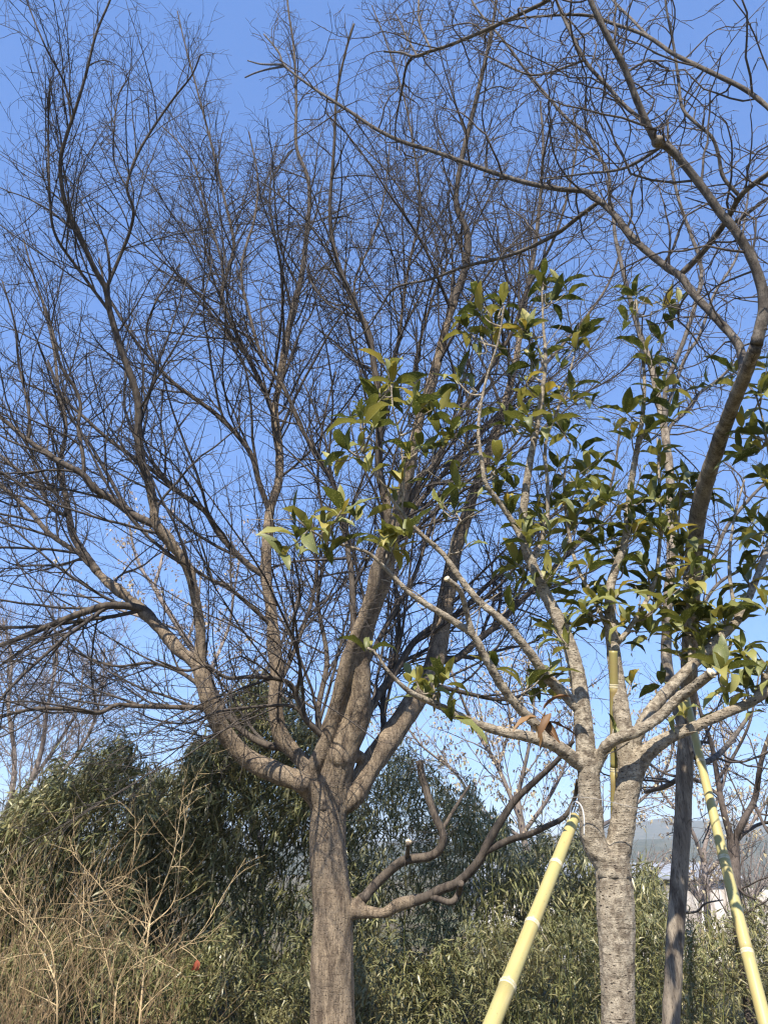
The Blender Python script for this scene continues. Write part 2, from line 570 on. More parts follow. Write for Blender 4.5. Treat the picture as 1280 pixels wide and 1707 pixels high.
m, nt, bs, out = new_mat('wooded hill')
tc = nd(nt, 'ShaderNodeTexCoord').outputs['Object']
a1 = nd(nt, 'ShaderNodeTexNoise', {'Vector': tc, 'Scale': 0.05, 'Detail': 10.0, 'Roughness': 0.75}).outputs[0]
nt.links.new(ramp(nt, a1, [(0.38, (0.030, 0.045, 0.022)), (0.52, (0.06, 0.07, 0.035)), (0.66, (0.13, 0.115, 0.065))]), bs.inputs['Base Color'])
nt.links.new(nd(nt, 'ShaderNodeBump', {'Strength': 1.0, 'Distance': 4.0, 'Height': a1}).outputs[0], bs.inputs['Normal'])
M_HILL = m
for (yy, hh, seed, wid) in ((800, 36, 3.1, 1500), (1500, 88, 9.7, 2600)):
    nx, ny = 220, 26
    xs = np.linspace(-wid, wid, nx)
    ys = np.linspace(-1, 1, ny)
    X, T = np.meshgrid(xs, ys)
    prof = np.array([0.55 + 0.45 * noise.fractal(Vector((x / 330 + seed, seed, 0)), 0.9, 2, 4) for x in xs])
    prof = np.clip(prof, 0.18, None) + 0.28 * np.exp(-((xs - yy * 0.43) / (yy * 0.22)) ** 2)
    small = np.array([[noise.fractal(Vector((x / 22, t * 6 + seed, seed)), 0.7, 2, 3) for x in xs] for t in ys])
    Zz = -8 + hh * prof[None, :] * np.cos(T * math.pi / 2) ** 1.2 + small * 2.2
    acc = Acc()
    q = np.arange((ny - 1) * (nx - 1))
    i0 = (q // (nx - 1)) * nx + q % (nx - 1)
    acc.add(np.stack([X, yy + T * yy * 0.3, Zz], -1), np.stack([i0, i0 + 1, i0 + nx + 1, i0 + nx], -1))
    tag(link('hills', acc.mesh('hills'), M_HILL), 'low wooded hill along the horizon' if yy < 1000 else 'higher bluish wooded ridge farther behind', kind='structure')

# ------------------------------------------------------------------ big bare zelkova
ZD = 7.0
Z = Tree(ZD)
Z.limb('trunk', [(556, 1815), (556, 1760), (554, 1650), (553, 1560), (555, 1515), (549, 1450), (546, 1380), (549, 1335)], [104, 82, 76, 70, 70, 62, 58, 62], 7.0, d0=7.0, wig=0)
Z.limb('A', [(541, 1352), (522, 1322), (500, 1303), (468, 1291), (413, 1265), (374, 1222), (349, 1165), (333, 1110)], [40, 36, 34, 32, 30, 28, 25], 6.7, 'trunk')
Z.limb('A up', [(333, 1110), (334, 1050), (322, 975), (311, 941), (285, 904), (259, 872), (257, 844), (247, 799), (236, 769), (231, 724), (231, 675), (222, 637), (202, 581), (184, 521), (176, 480), (157, 446), (131, 386), (109, 337), (101, 274), (112, 225), (120, 202), (142, 131), (161, 56), (184, 0), (195, -40)], [22, 19, 17, 15, 13, 11, 9.5, 8, 6.5, 5, 4, 3], 3.9, 'A')
Z.limb('A up left tip', [(120, 202), (109, 142), (75, 75), (45, 0), (35, -40)], [4, 3, 2], 3.8, 'A up')
Z.limb('A up right', [(176, 480), (199, 431), (217, 386), (223, 349), (212, 311), (229, 259), (255, 214), (289, 165), (319, 127), (335, 90)], [6, 5.5, 5, 4.5, 3.5, 2.5], 4.3, 'A up')
Z.limb('A up right b', [(212, 311), (191, 270), (191, 210), (199, 157), (214, 131)], [3, 2.5, 2], 4.5, 'A up right')
Z.limb('A up left', [(184, 521), (135, 454), (94, 394), (84, 337), (81, 225), (84, 131)], [6, 5, 4.5, 3.5, 2.5], 4.4, 'A up')
Z.limb('A mid left', [(259, 877), (225, 859), (187, 832), (157, 814), (139, 791), (105, 772), (49, 735), (0, 694), (-60, 650)], [14, 13, 11, 9, 7, 5], 5.9, 'A up')
Z.limb('A mid left a', [(139, 791), (139, 761), (131, 712), (135, 675), (124, 645), (101, 607), (85, 540), (60, 470), (40, 400)], [7, 6, 5, 4, 2.5], 5.6, 'A mid left')
Z.limb('A mid left b', [(49, 735), (51, 709), (43, 656), (32, 607), (25, 540), (5, 470)], [5, 4, 2.5], 5.7, 'A mid left')
Z.limb('A left', [(333, 1112), (300, 1084), (262, 1042), (240, 1020), (206, 990), (172, 964), (146, 930), (124, 896), (116, 862), (109, 821), (99, 780), (109, 731), (109, 694), (99, 656), (90, 580), (70, 500)], [24, 21, 18, 14, 12, 9, 7, 6, 4, 2.5], 7.9, 'A')
Z.limb('A left b', [(146, 930), (86, 892), (49, 851), (7, 814), (-50, 775)], [9, 8, 7], 7.7, 'A left')
Z.limb('A left c', [(116, 862), (86, 847), (67, 814), (22, 776), (-10, 750)], [7, 6, 4.5], 8.2, 'A left')
Z.limb('A left drooping', [(262, 1042), (240, 1016), (187, 1009), (142, 1020), (75, 1046), (0, 1076), (-70, 1090)], [14, 13, 11, 9, 7], 6.4, 'A left')
Z.limb('A left drooping b', [(187, 1009), (130, 1040), (60, 1072), (0, 1110)], [6, 5, 3], 7.4, 'A left drooping')
Z.limb('A low', [(352, 1180), (311, 1179), (232, 1177), (195, 1175), (165, 1188), (116, 1182), (56, 1182), (0, 1194), (-50, 1200)], [9, 8, 7, 6, 5], 6.0, 'A')
Z.limb('A low b', [(345, 1150), (300, 1120), (250, 1105), (190, 1110), (120, 1085)], [8, 6, 4, 2.5], 6.9, 'A')
Z.limb('B', [(536, 1345), (515, 1300), (508, 1276), (486, 1250), (467, 1224), (459, 1175), (461, 1122), (457, 1087), (452, 1012), (444, 956), (446, 900), (450, 851), (463, 810), (466, 757), (459, 685), (466, 637), (486, 525), (501, 469), (509, 412), (516, 337), (512, 292), (494, 244), (494, 169), (490, 82), (481, 19), (478, -20)], [30, 26, 23, 20, 18, 16, 14, 11, 9, 7, 5.5, 4, 3], 7.4, 'trunk')
Z.limb('B front', [(486, 1250), (440, 1240), (400, 1215), (372, 1180), (350, 1130)], [14, 12, 10, 7], 7.5, 'B')
Z.limb('B left', [(449, 853), (431, 802), (420, 761), (397, 727), (360, 690), (319, 660), (285, 634), (240, 585), (210, 544), (180, 490), (165, 430)], [10, 9, 8, 7, 5, 4, 3], 6.6, 'B')
Z.limb('B left up', [(262, 610), (244, 555), (259, 506), (277, 476), (300, 440)], [4, 3.5, 2.5], 6.6, 'B left')
Z.limb('B far left', [(444, 962), (409, 937), (367, 892), (341, 851), (300, 821), (255, 784), (221, 761), (180, 731), (142, 697), (105, 660), (80, 600)], [11, 10, 8, 7, 5, 3.5], 6.9, 'B')
Z.limb('B low left', [(455, 1045), (412, 1005), (379, 979), (334, 956), (290, 915), (255, 880)], [8, 7, 5, 3], 6.5, 'B')
Z.limb('B right low', [(460, 1150), (480, 1110), (500, 1060), (520, 1000), (528, 940), (520, 870)], [9, 7, 6, 4], 8.0, 'B')
Z.limb('H', [(459, 700), (440, 650), (397, 562), (371, 499), (380, 450), (390, 405), (371, 319), (358, 262), (334, 169), (309, 75), (296, 19)], [9, 8, 6.5, 5, 4, 3, 2], 6.9, 'B')
Z.limb('H b', [(371, 499), (371, 442), (349, 367), (326, 281), (300, 240), (270, 210)], [5, 4, 3, 2], 7.6, 'H')
Z.limb('C', [(544, 1345), (528, 1310), (520, 1288), (535, 1258), (545, 1230), (556, 1190), (568, 1140), (580, 1099), (595, 1057), (614, 1005), (625, 956), (640, 900), (644, 844), (632, 787), (632, 724), (634, 675), (625, 622), (614, 555), (587, 499), (561, 431), (550, 356), (557, 244), (561, 161), (575, 90), (590, 40)], [30, 27, 25, 21, 18, 15, 13, 11, 9, 7, 5.5, 4.5, 3.5], 4.6, 'trunk')
Z.limb('C left', [(588, 1075), (587, 975), (580, 919), (572, 862), (556, 806), (531, 761), (501, 712), (475, 650), (439, 600), (416, 525), (402, 457), (412, 405), (424, 367), (430, 300), (415, 220)], [11, 10, 8, 7, 6, 5, 4, 2.5], 6.9, 'C')
Z.limb('C stub', [(545, 1232), (528, 1218), (508, 1196), (494, 1160), (478, 1136), (424, 1128), (379, 1130), (345, 1110), (310, 1118), (260, 1100)], [13, 10, 8, 7, 6, 5, 3], 5.6, 'C')
Z.limb('C stub b', [(505, 1190), (480, 1176), (430, 1178), (375, 1184), (349, 1192), (311, 1206), (260, 1200), (225, 1185)], [6, 5, 4.5, 3.5, 2.5], 5.7, 'C stub')
Z.limb('C stub c', [(494, 1160), (500, 1110), (488, 1050), (500, 990), (490, 930)], [6, 5, 4, 3], 5.2, 'C stub')
Z.limb('D', [(552, 1350), (559, 1295), (573, 1250), (589, 1210), (599, 1156), (602, 1095), (615, 1035), (640, 967), (655, 900), (668, 840), (682, 780), (700, 700), (726, 615), (749, 525), (775, 446), (779, 390), (760, 341), (767, 277), (790, 180), (812, 86), (824, 22), (830, -30)], [58, 50, 36, 28, 24, 21, 18, 15, 12, 9, 8, 6.5, 4.5], 5.0, 'trunk')
Z.limb('D right', [(592, 1225), (602, 1215), (623, 1170), (659, 1120), (689, 1072), (726, 1042), (767, 1020), (805, 982), (839, 952), (880, 900), (930, 850)], [18, 14, 12, 10, 8, 6, 4], 8.8, 'D')
Z.limb('E', [(566, 1352), (585, 1330), (600, 1308), (613, 1280), (637, 1248), (660, 1213), (684, 1178), (712, 1135), (728, 1085), (738, 1031), (746, 985), (755, 930), (772, 880), (790, 820), (812, 760), (840, 680), (860, 600), (872, 520), (890, 420), (900, 330), (905, 240), (900, 170)], [40, 40, 38, 34, 28, 22, 17, 14, 11, 9, 7, 5, 3], 8.6, 'trunk')
Z.limb('E right', [(735, 1105), (758, 1099), (794, 1069), (827, 1042), (870, 1000), (930, 940), (990, 870), (1020, 800), (1035, 700)], [13, 11, 9, 7, 5, 3], 9.2, 'E')
Z.limb('E right low', [(715, 1140), (775, 1155), (842, 1166), (910, 1140), (960, 1100)], [8, 7, 5, 3], 8.6, 'E')
Z.limb('F', [(640, 967), (668, 870), (700, 800), (725, 770), (760, 700), (800, 640), (850, 560), (880, 480), (930, 380), (960, 250), (955, 180)], [12, 10, 8, 7, 5.5, 4, 3], 5.6, 'D')
Z.limb('F b', [(655, 905), (690, 850), (730, 800), (790, 730), (870, 650), (950, 560), (1010, 480), (1040, 400)], [10, 8, 6, 5, 3], 9.0, 'D')
Z.limb('G', [(632, 740), (650, 650), (665, 560), (680, 450), (700, 350), (690, 250), (670, 150), (640, 60), (620, 10)], [7, 6, 5, 4, 3, 2], 6.2, 'C')
Z.limb('G b', [(614, 560), (590, 480), (620, 400), (640, 330), (650, 240)], [5, 4, 3, 2], 6.4, 'C')
Z.limb('G c', [(700, 700), (690, 620), (720, 500), (745, 430), (720, 360), (680, 330), (640, 280), (600, 240)], [6, 5, 4, 3, 2], 6.9, 'D')
Z.limb('I', [(602, 1130), (640, 1050), (690, 960), (720, 870), (760, 790), (780, 700), (770, 600)], [10, 8, 7, 5, 4, 3], 8.4, 'D')
Z.limb('J', [(560, 1290), (530, 1200), (545, 1100), (530, 1000), (545, 900), (530, 800), (540, 700), (560, 620)], [12, 10, 8, 6, 5, 4, 3], 9.2, 'D')
Z.limb('K', [(640, 1245), (640, 1150), (665, 1060), (660, 960), (690, 860), (700, 760)], [12, 9, 7, 6, 4, 3], 9.4, 'E')
Z.limb('low cut', [(578, 1530), (597, 1505), (625, 1475), (662, 1441), (685, 1432), (715, 1428), (733, 1415), (738, 1392), (724, 1359), (710, 1317), (702, 1290), (699, 1268)], [20, 18, 16, 16, 15, 14, 13, 13, 13], 6.7, 'trunk')
Z.limb('low cut b', [(737, 1385), (760, 1344), (782, 1310)], [7, 6, 4], 6.8, 'low cut')
Z.limb('low cut stub', [(676, 1436), (680, 1418), (680, 1406)], [9, 8, 8], 6.55, 'low cut')
Z.limb('low', [(580, 1525), (600, 1519), (638, 1522), (662, 1509), (707, 1497), (737, 1482), (764, 1471), (797, 1437), (816, 1400), (839, 1362), (862, 1330), (924, 1272), (955, 1235)], [26, 22, 19, 16, 15, 15, 13, 11, 9, 7], 5.9, 'trunk')
Z.limb('low knuckle', [(715, 1497), (735, 1500), (752, 1504), (764, 1490), (768, 1472)], [10, 11, 11], 6.3, 'low')
Z.limb('low right', [(808, 1422), (850, 1400), (880, 1392), (912, 1377), (940, 1362), (957, 1332), (962, 1300)], [12, 11, 10, 8, 6], 5.6, 'low')

zroot = empty('zelkova_tree', tuple(P(556, 1800, 7.0) * [1, 1, 0]), 'large leafless tree with smooth grey-brown trunk dividing into many spreading limbs', 'tree')


def zel_extra(acc):
    # swollen knots where limbs were cut, at the forks
    for (x, y, d, r) in ((502, 1307, 6.8, 0.075), (566, 1262, 6.85, 0.10), (560, 1295, 6.95, 0.14), (598, 1262, 7.0, 0.06)):
        p = P(x, y, d)
        t = np.linspace(-1, 1, 7)
        pts = p[None] + np.outer(t * r * 1.1, norm(np.array([0.1, -0.35, 1.0])))
        tubes(acc, pts[None], (r * np.sqrt(np.maximum(0.03, 1 - t ** 2)))[None], 12, cap=True)
    # root flare
    b = np.array(zroot.location)
    for k in range(7):
        a = k * 0.9 + 0.3
        e = b + np.array([math.cos(a) * 0.48, math.sin(a) * 0.48, -0.06])
        s = b + np.array([math.cos(a) * 0.14, math.sin(a) * 0.14, 0.4])
        mid = b + np.array([math.cos(a) * 0.22, math.sin(a) * 0.22, 0.12])
        tubes(acc, catmull([s, mid, e], 6)[None], np.interp(np.arange(13), [0, 7, 12], [0.02, 0.09, 0.05])[None], 10, cap=True)


Z.solid('zelkova', zroot, M_ZELK, 0.042, 0.012, 0.016, 4.5, extra=zel_extra, young=M_ZLIMB_SHADED)
lens2 = lambda t, L: rng.uniform(0.55, 1.45, len(t)) * np.clip(2.3 - 2.05 * t, 0.25, 2.2)
low = ('trunk', 'A', 'low cut', 'low cut b', 'low cut stub', 'low knuckle', 'low', 'low right')
tw = Acc()
q2 = Z.spawn(0.19, 0.04, 0.99, lens2, 0.62, 0.24, 0.0046, 0.55, 0.055, low)
# keep branches from starting low over the trunk
b2 = grow(*q2, 10, 0.085, 0.04, 0.3)
tubes(tw, b2[0], b2[1], 4)
q3 = spawn(*b2, 0.15, 0.06, 0.98, 0.72, 0.22, lambda t, L: rng.uniform(0.4, 1.4, len(t)) * np.clip(0.75 - 0.5 * t, 0.1, 1) * np.clip(L, 0.5, 1.3), 0.0027, 0.6)
b3 = grow(*q3, 6, 0.11, 0.025, 0.5)
tubes(tw, b3[0], b3[1], 3)
q4 = spawn(*b3, 0.085, 0.1, 1.0, 0.95, 0.22, lambda t, L: rng.uniform(0.06, 0.22, len(t)), 0.0018, 0.7, 0.6)
b4 = grow(*q4, 2, 0.14, 0.04, 0.7)
tubes(tw, b4[0], b4[1], 3)
print('zelkova twigs', len(q2[0]), len(q3[0]), len(q4[0]))
# thin shoots on the cut stub and the trunk
st, dr, ln = [], [], []
for (x, y, d, n_, sp) in ((699, 1270, 6.7, 26, 0.9), (738, 1392, 6.72, 6, 0.9), (552, 1375, 6.8, 9, 1.2), (570, 1310, 6.8, 10, 1.2), (680, 1408, 6.55, 5, 1.0)):
    for _ in range(n_):
        st.append(P(x, y, d) + rng.normal(0, 0.03, 3))
        dr.append(norm(np.array([0, -0.2, 0.5]) + rng.normal(0, sp, 3)))
        ln.append(rng.uniform(0.15, 0.6))
ln = np.array(ln)
bs5 = grow(np.array(st), np.array(dr), ln, np.full(len(ln), 0.0028), 5, 0.12, 0.05, 0.4)
tubes(tw, bs5[0], bs5[1], 3)
tag(link('twigs', tw.mesh('twigs', zroot.location), M_ZTWIG, zroot), 'dense fine dark twigs through the crown', kind='stuff')
# pale cut faces
for (x, y, d, r, dirv) in ((681, 1405, 6.55, 0.026, (0.25, -0.5, 0.8)),):
    a = Acc()
    p = P(x, y, d)
    dv = norm(np.array(dirv))
    tubes(a, np.stack([p, p + dv * 0.012, p + dv * 0.02])[None], np.array([[r, r, r * 0.9]]), 12, cap=True)
    link('cut_face', a.mesh('cut_face', zroot.location), M_CUT, zroot)

# ------------------------------------------------------------------ grey forked bare tree on the right
G = Tree(4.9)
G.limb('trunk', [(1112, 1990), (1116, 1800), (1121, 1640), (1130, 1480), (1137, 1380), (1140, 1300), (1143, 1230), (1147, 1150)], [38, 32, 29, 29, 29, 28, 27, 26], 4.9, d0=4.9, wig=0)
G.limb('dark', [(1146, 1170), (1150, 1060), (1154, 960), (1162, 860), (1190, 760), (1215, 690), (1235, 640), (1260, 575)], [26, 27, 28, 28, 26, 23, 21], 2.85, 'trunk')
G.limb('dark up', [(1260, 575), (1273, 505), (1256, 439), (1226, 386), (1201, 356), (1175, 319), (1130, 262), (1104, 240), (1090, 230), (1062, 169), (1040, 112), (1010, 56), (984, 0), (965, -60), (950, -120)], [21, 18, 15, 14, 13, 12, 11, 10, 9, 8], 2.15, 'dark')
G.limb('long', [(1240, 625), (1231, 577), (1194, 532), (1156, 491), (1134, 461), (1111, 446), (1062, 405), (1025, 360), (997, 334), (976, 319), (931, 315), (875, 304), (820, 287), (767, 268), (719, 251), (670, 236), (625, 214), (580, 184), (527, 150), (477, 112), (464, 86), (440, 57)], [15, 14, 13, 12, 10, 8.5, 7.5, 7, 6.5, 5.5, 4, 2.5], 4.1, 'dark')
G.limb('long tip', [(473, 107), (437, 107), (413, 101)], [4, 3, 2], 4.6, 'long')
G.limb('long tip b', [(476, 108), (445, 116), (425, 122), (409, 129)], [4, 3, 2.5], 4.9, 'long')
G.limb('long low', [(997, 336), (961, 364), (927, 390), (875, 416), (831, 431), (775, 444), (719, 465), (659, 480), (632, 517), (610, 551), (560, 590)], [7.5, 7, 6, 5.5, 4, 2.5, 2], 5.2, 'long')
G.limb('cross', [(1134, 461), (1167, 424), (1205, 375), (1231, 330), (1250, 311), (1280, 289), (1340, 240)], [11, 10, 9, 8], 2.4, 'long')
G.limb('cross b', [(1205, 375), (1224, 371), (1250, 352), (1280, 330), (1330, 300)], [6, 5.5, 5], 2.4, 'cross')
G.limb('cross up', [(1231, 328), (1205, 296), (1197, 259), (1186, 229), (1160, 206), (1137, 180), (1130, 131), (1122, 75), (1111, 19), (1105, -30)], [6.5, 6, 5.5, 5, 4, 3], 2.5, 'cross')
G.limb('top right', [(1340, 240), (1280, 180), (1242, 150), (1197, 127), (1160, 109), (1122, 90), (1077, 60), (1025, 41), (980, 26), (920, 26), (852, 34), (800, 60)], [9, 8, 8, 7, 6, 5, 3.5, 2.5], 2.8, 'cross')
G.limb('top right b', [(1081, 62), (1050, 30), (1021, 0), (1000, -40)], [5, 4.5, 4], 3.2, 'top right')
G.limb('top', [(968, -50), (920, -5), (880, 17), (820, 45), (760, 71), (722, 84), (689, 94), (670, 88), (640, 86)], [8, 7, 6.5, 6, 5, 3], 2.8, 'dark up')
G.limb('top a', [(689, 94), (677, 112), (670, 150), (659, 210), (662, 250)], [4.5, 4, 3, 2], 3.6, 'top')
G.limb('top b', [(697, 92), (677, 60), (661, 24)], [3.5, 3, 2], 3.2, 'top')
G.limb('top c', [(720, 84), (700, 41), (698, 0), (705, -30)], [4, 3.5, 3], 3.2, 'top')
G.limb('left', [(1094, 234), (1070, 202), (1040, 176), (1014, 146), (980, 109), (961, 75), (939, 30), (927, 0), (915, -40)], [8, 7, 6.5, 6, 5, 4], 2.6, 'dark up')
G.limb('left a', [(976, 101), (942, 112), (912, 122), (879, 124), (837, 105), (800, 90)], [4.5, 4, 3, 2], 3.3, 'left')
G.limb('mid', [(1016, 350), (1014, 292), (999, 262), (980, 225), (946, 199), (909, 157), (875, 116), (845, 75), (800, 22), (780, -10)], [6, 5.5, 5, 4.5, 4, 3], 3.4, 'long')
G.limb('mid b', [(1100, 250), (1044, 279), (980, 289), (900, 298)], [6, 5, 3.5, 2], 3.4, 'dark up')
G.limb('pale', [(1144, 1230), (1120, 1150), (1110, 1090), (1113, 1000), (1118, 930), (1117, 850), (1116, 790), (1109, 732), (1102, 692), (1087, 620), (1073, 576), (1060, 536), (1044, 476), (1033, 431), (1025, 394), (1020, 340)], [22, 19, 17, 16, 15, 13, 11, 9, 7, 5], 6.4, 'trunk')
G.limb('pale right', [(1108, 725), (1109, 650), (1127, 598), (1140, 565), (1156, 516), (1168, 465), (1165, 430), (1152, 394), (1130, 330), (1115, 259), (1112, 200)], [9, 8, 7, 6, 5, 4], 6.0, 'pale')
G.limb('pale right b', [(1115, 745), (1116, 712), (1142, 687), (1165, 656), (1200, 630), (1240, 590)], [7, 6, 5, 4], 7.2, 'pale')
G.limb('pale right c', [(1118, 700), (1140, 600), (1165, 560), (1190, 490), (1230, 420), (1250, 300)], [6, 6, 5, 4, 3], 7.2, 'pale')
G.limb('side', [(1268, 520), (1285, 515), (1330, 480)], [9, 8, 6], 3.2, 'dark up')
G.limb('side b', [(1150, 1000), (1185, 940), (1210, 880), (1250, 830), (1290, 790)], [9, 7, 6, 4], 4.9, 'dark')
G.limb('side c', [(1148, 1050), (1190, 980), (1235, 950), (1280, 935)], [7, 6, 5, 3], 5.2, 'dark')
G.limb('low', [(1146, 1240), (1170, 1270), (1200, 1255), (1225, 1225), (1250, 1190)], [12, 10, 8, 6], 5.6, 'trunk')
G.limb('low left', [(1140, 1290), (1110, 1310), (1075, 1320)], [9, 8, 7], 6.2, 'trunk')
G.limb('low twig', [(1140, 1525), (1160, 1520), (1175, 1506), (1205, 1500)], [4, 3.5, 2], 4.6, 'trunk')
gb = P(1112, 1990, 4.9)
groot = empty('bare_tree', (gb[0], gb[1], 0), 'slim grey forked bare tree with crooked pale branches behind leafy tree', 'tree')


def g_extra(acc):
    b = np.array(groot.location)
    for k in range(6):
        a = k * 1.05 + 0.2
        c_, s_ = math.cos(a), math.sin(a)
        tubes(acc, catmull([b + [c_ * 0.03, s_ * 0.03, 0.25], b + [c_ * 0.07, s_ * 0.07, 0.07], b + [c_ * 0.19, s_ * 0.19, -0.05]], 6)[None], np.linspace(0.05, 0.025, 13)[None], 8, cap=True)
    p = P(1096, 236, G.names['dark up']['dep'][np.argmin(np.hypot(G.names['dark up']['px'][:, 0] - 1096, G.names['dark up']['px'][:, 1] - 236))])
    t = np.linspace(-1, 1, 7)
    tubes(acc, (p[None] + np.outer(t * 0.03, [0.5, 0, 0.8]))[None], (0.032 * np.sqrt(np.maximum(0.03, 1 - t ** 2)))[None], 10, cap=True)


G.solid('grey', groot, M_GREY, 0.03, 0.006, 0.004, 14.0, smooth=4, extra=g_extra, young=M_GYOUNG_SHADED)
tw = Acc()
q2 = G.spawn(0.11, 0.02, 0.99, lambda t, L: rng.uniform(0.25, 1.0, len(t)) * np.clip(1.2 - 0.5 * t, 0.3, 2), 0.95, 0.28, 0.0028, 0.5, 0.032, ('trunk', 'long tip', 'long tip b', 'low twig'))
b2 = grow(*q2, 9, 0.14, 0.035, 0.4, 0.3)
tubes(tw, b2[0], b2[1], 4)
q3 = spawn(*b2, 0.095, 0.12, 0.98, 0.95, 0.28, lambda t, L: rng.uniform(0.06, 0.27, len(t)), 0.0019, 0.65)
b3 = grow(*q3, 5, 0.16, 0.03, 0.6, 0.35)
tubes(tw, b3[0], b3[1], 3)
q4 = spawn(*b3, 0.09, 0.2, 1.0, 0.9, 0.25, lambda t, L: rng.uniform(0.02, 0.08, len(t)), 0.0016, 0.8)
b4 = grow(*q4, 2, 0.2, 0.03, 0.8, 0.2)
tubes(tw, b4[0], b4[1], 3)
print('grey twigs', len(q2[0]), len(q3[0]), len(q4[0]))
tag(link('twigs', tw.mesh('twigs', groot.location), M_GTWIG, groot), 'crooked thin twigs on the pale branches', kind='stuff')

# ------------------------------------------------------------------ leafy magnolia in front
MD = 3.6
T = Tree(MD)
T.limb('trunk', [(1030, 2130), (1032, 1950), (1031, 1800), (1030, 1700), (1028, 1600), (1026, 1530), (1024, 1480), (1020, 1440), (1018, 1425)], [92, 74, 66, 60, 57, 55, 58, 64, 56], MD, d0=MD, wig=0)
T.limb('left', [(1012, 1450), (990, 1405), (984, 1344), (980, 1287), (974, 1231), (969, 1175), (961, 1122), (950, 1080), (935, 1042), (912, 997), (890, 949), (875, 911), (871, 870), (877, 810), (882, 775), (894, 712), (903, 656), (909, 600), (905, 540), (903, 485)], [46, 40, 38, 33, 29, 26, 22, 19, 16, 14, 12, 10, 7, 5, 3], 3.5, 'trunk')
T.limb('left a', [(877, 915), (856, 874), (834, 840), (810, 808), (804, 776), (797, 712), (809, 637), (830, 570), (840, 510)], [11, 9, 7, 5, 4, 3], 3.35, 'left')
T.limb('left b', [(888, 940), (901, 907), (912, 862), (912, 806), (909, 740), (930, 680), (955, 600), (962, 560)], [8, 7, 6, 5, 3.5, 2.5], 3.65, 'left')
T.limb('low left', [(976, 1275), (961, 1269), (924, 1242), (875, 1227), (837, 1220), (790, 1205), (737, 1179), (700, 1162), (677, 1149), (647, 1119), (625, 1087), (612, 1080)], [27, 23, 19, 16, 14, 12, 9, 6, 4], 3.2, 'left')
T.limb('low left b', [(922, 1240), (905, 1220), (871, 1186), (837, 1145), (808, 1095), (786, 1057), (737, 1024), (685, 990), (644, 949), (614, 922), (580, 911), (531, 892), (482, 857)], [18, 17, 15, 13, 11, 8, 6, 4, 2.5], 3.0, 'low left')
T.limb('low left b up', [(788, 1060), (777, 1020), (767, 985), (745, 965)], [11, 10, 9], 3.1, 'low left b')
T.limb('mid left', [(969, 1185), (939, 1156), (909, 1126), (880, 1084), (842, 1039), (797, 1001), (764, 960), (737, 922), (700, 889), (670, 855), (645, 820), (612, 765), (598, 735)], [20, 18, 15, 13, 11, 9, 7, 5, 3], 3.25, 'left')
T.limb('mid left up', [(672, 857), (672, 800), (668, 740), (655, 680), (652, 640)], [4, 3.5, 3, 2.5], 3.2, 'mid left')
T.limb('mid left up b', [(745, 935), (760, 880), (790, 855)], [4, 3, 2.5], 3.2, 'mid left')
T.limb('right', [(1024, 1455), (1032, 1405), (1042, 1340), (1047, 1290), (1044, 1255), (1036, 1194), (1026, 1119), (1017, 1040), (1016, 985), (1025, 949), (1040, 907), (1047, 855), (1051, 810), (1059, 761), (1066, 724), (1072, 675), (1073, 620), (1065, 560), (1060, 500)], [46, 42, 38, 32, 28, 24, 20, 15, 13, 12, 10, 8, 6, 4, 3], 3.7, 'trunk')
T.limb('right arm', [(1046, 1325), (1062, 1275), (1085, 1248), (1119, 1227), (1156, 1212), (1205, 1190), (1250, 1171), (1280, 1150), (1330, 1100), (1370, 1030)], [40, 33, 24, 18, 17, 16, 15, 13, 10, 8], 3.45, 'right')
T.limb('right arm up', [(1262, 1165), (1290, 1090), (1300, 1000), (1290, 900), (1285, 800), (1275, 720), (1260, 660)], [10, 9, 7, 6, 4, 3], 3.3, 'right arm')
T.limb('front stub', [(984, 1300), (1000, 1262), (1018, 1236), (1060, 1220), (1100, 1194), (1126, 1167), (1156, 1145), (1185, 1122)], [24, 20, 19, 18, 17, 17, 16], 3.25, 'left')
T.limb('back right', [(1046, 1265), (1074, 1200), (1119, 1144), (1160, 1103), (1197, 1065), (1231, 1031), (1250, 990), (1265, 952), (1280, 910), (1290, 860)], [24, 21, 19, 17, 15, 12, 10, 8], 3.9, 'right')
T.limb('back right up', [(1150, 1112), (1150, 1040), (1140, 960), (1130, 890), (1135, 820)], [8, 7, 6, 4, 3], 4.1, 'back right')
T.limb('back right b', [(1225, 1036), (1215, 950), (1222, 870), (1240, 800)], [7, 6, 4, 3], 4.0, 'back right')
T.limb('mid twig', [(1018, 1060), (990, 1000), (960, 940), (945, 870), (940, 800), (950, 740)], [8, 7, 6, 5, 3], 3.9, 'right')
T.limb('mid twig b', [(1020, 1080), (1060, 1030), (1090, 970), (1100, 890), (1098, 800), (1095, 730)], [9, 8, 6, 5, 3], 3.95, 'right')
mb_ = P(1030, 2130, MD)
mroot = empty('magnolia_tree', (mb_[0], mb_[1], 0), 'leafy young tree with pale speckled bark, forked trunk and glossy yellow-green leaves', 'tree')


def m_extra(acc):
    b = np.array(mroot.location)
    for k in range(6):
        a = k * 1.05
        c_, s_ = math.cos(a), math.sin(a)
        tubes(acc, catmull([b + [c_ * 0.06, s_ * 0.06, 0.3], b + [c_ * 0.11, s_ * 0.11, 0.07], b + [c_ * 0.25, s_ * 0.25, -0.06]], 6)[None], np.linspace(0.07, 0.03, 13)[None], 8, cap=True)


T.solid('magnolia', mroot, M_MAGN, 0.012, 0.005, 0.0028, 34.0, smooth=3, extra=m_extra, zsq=1.0)
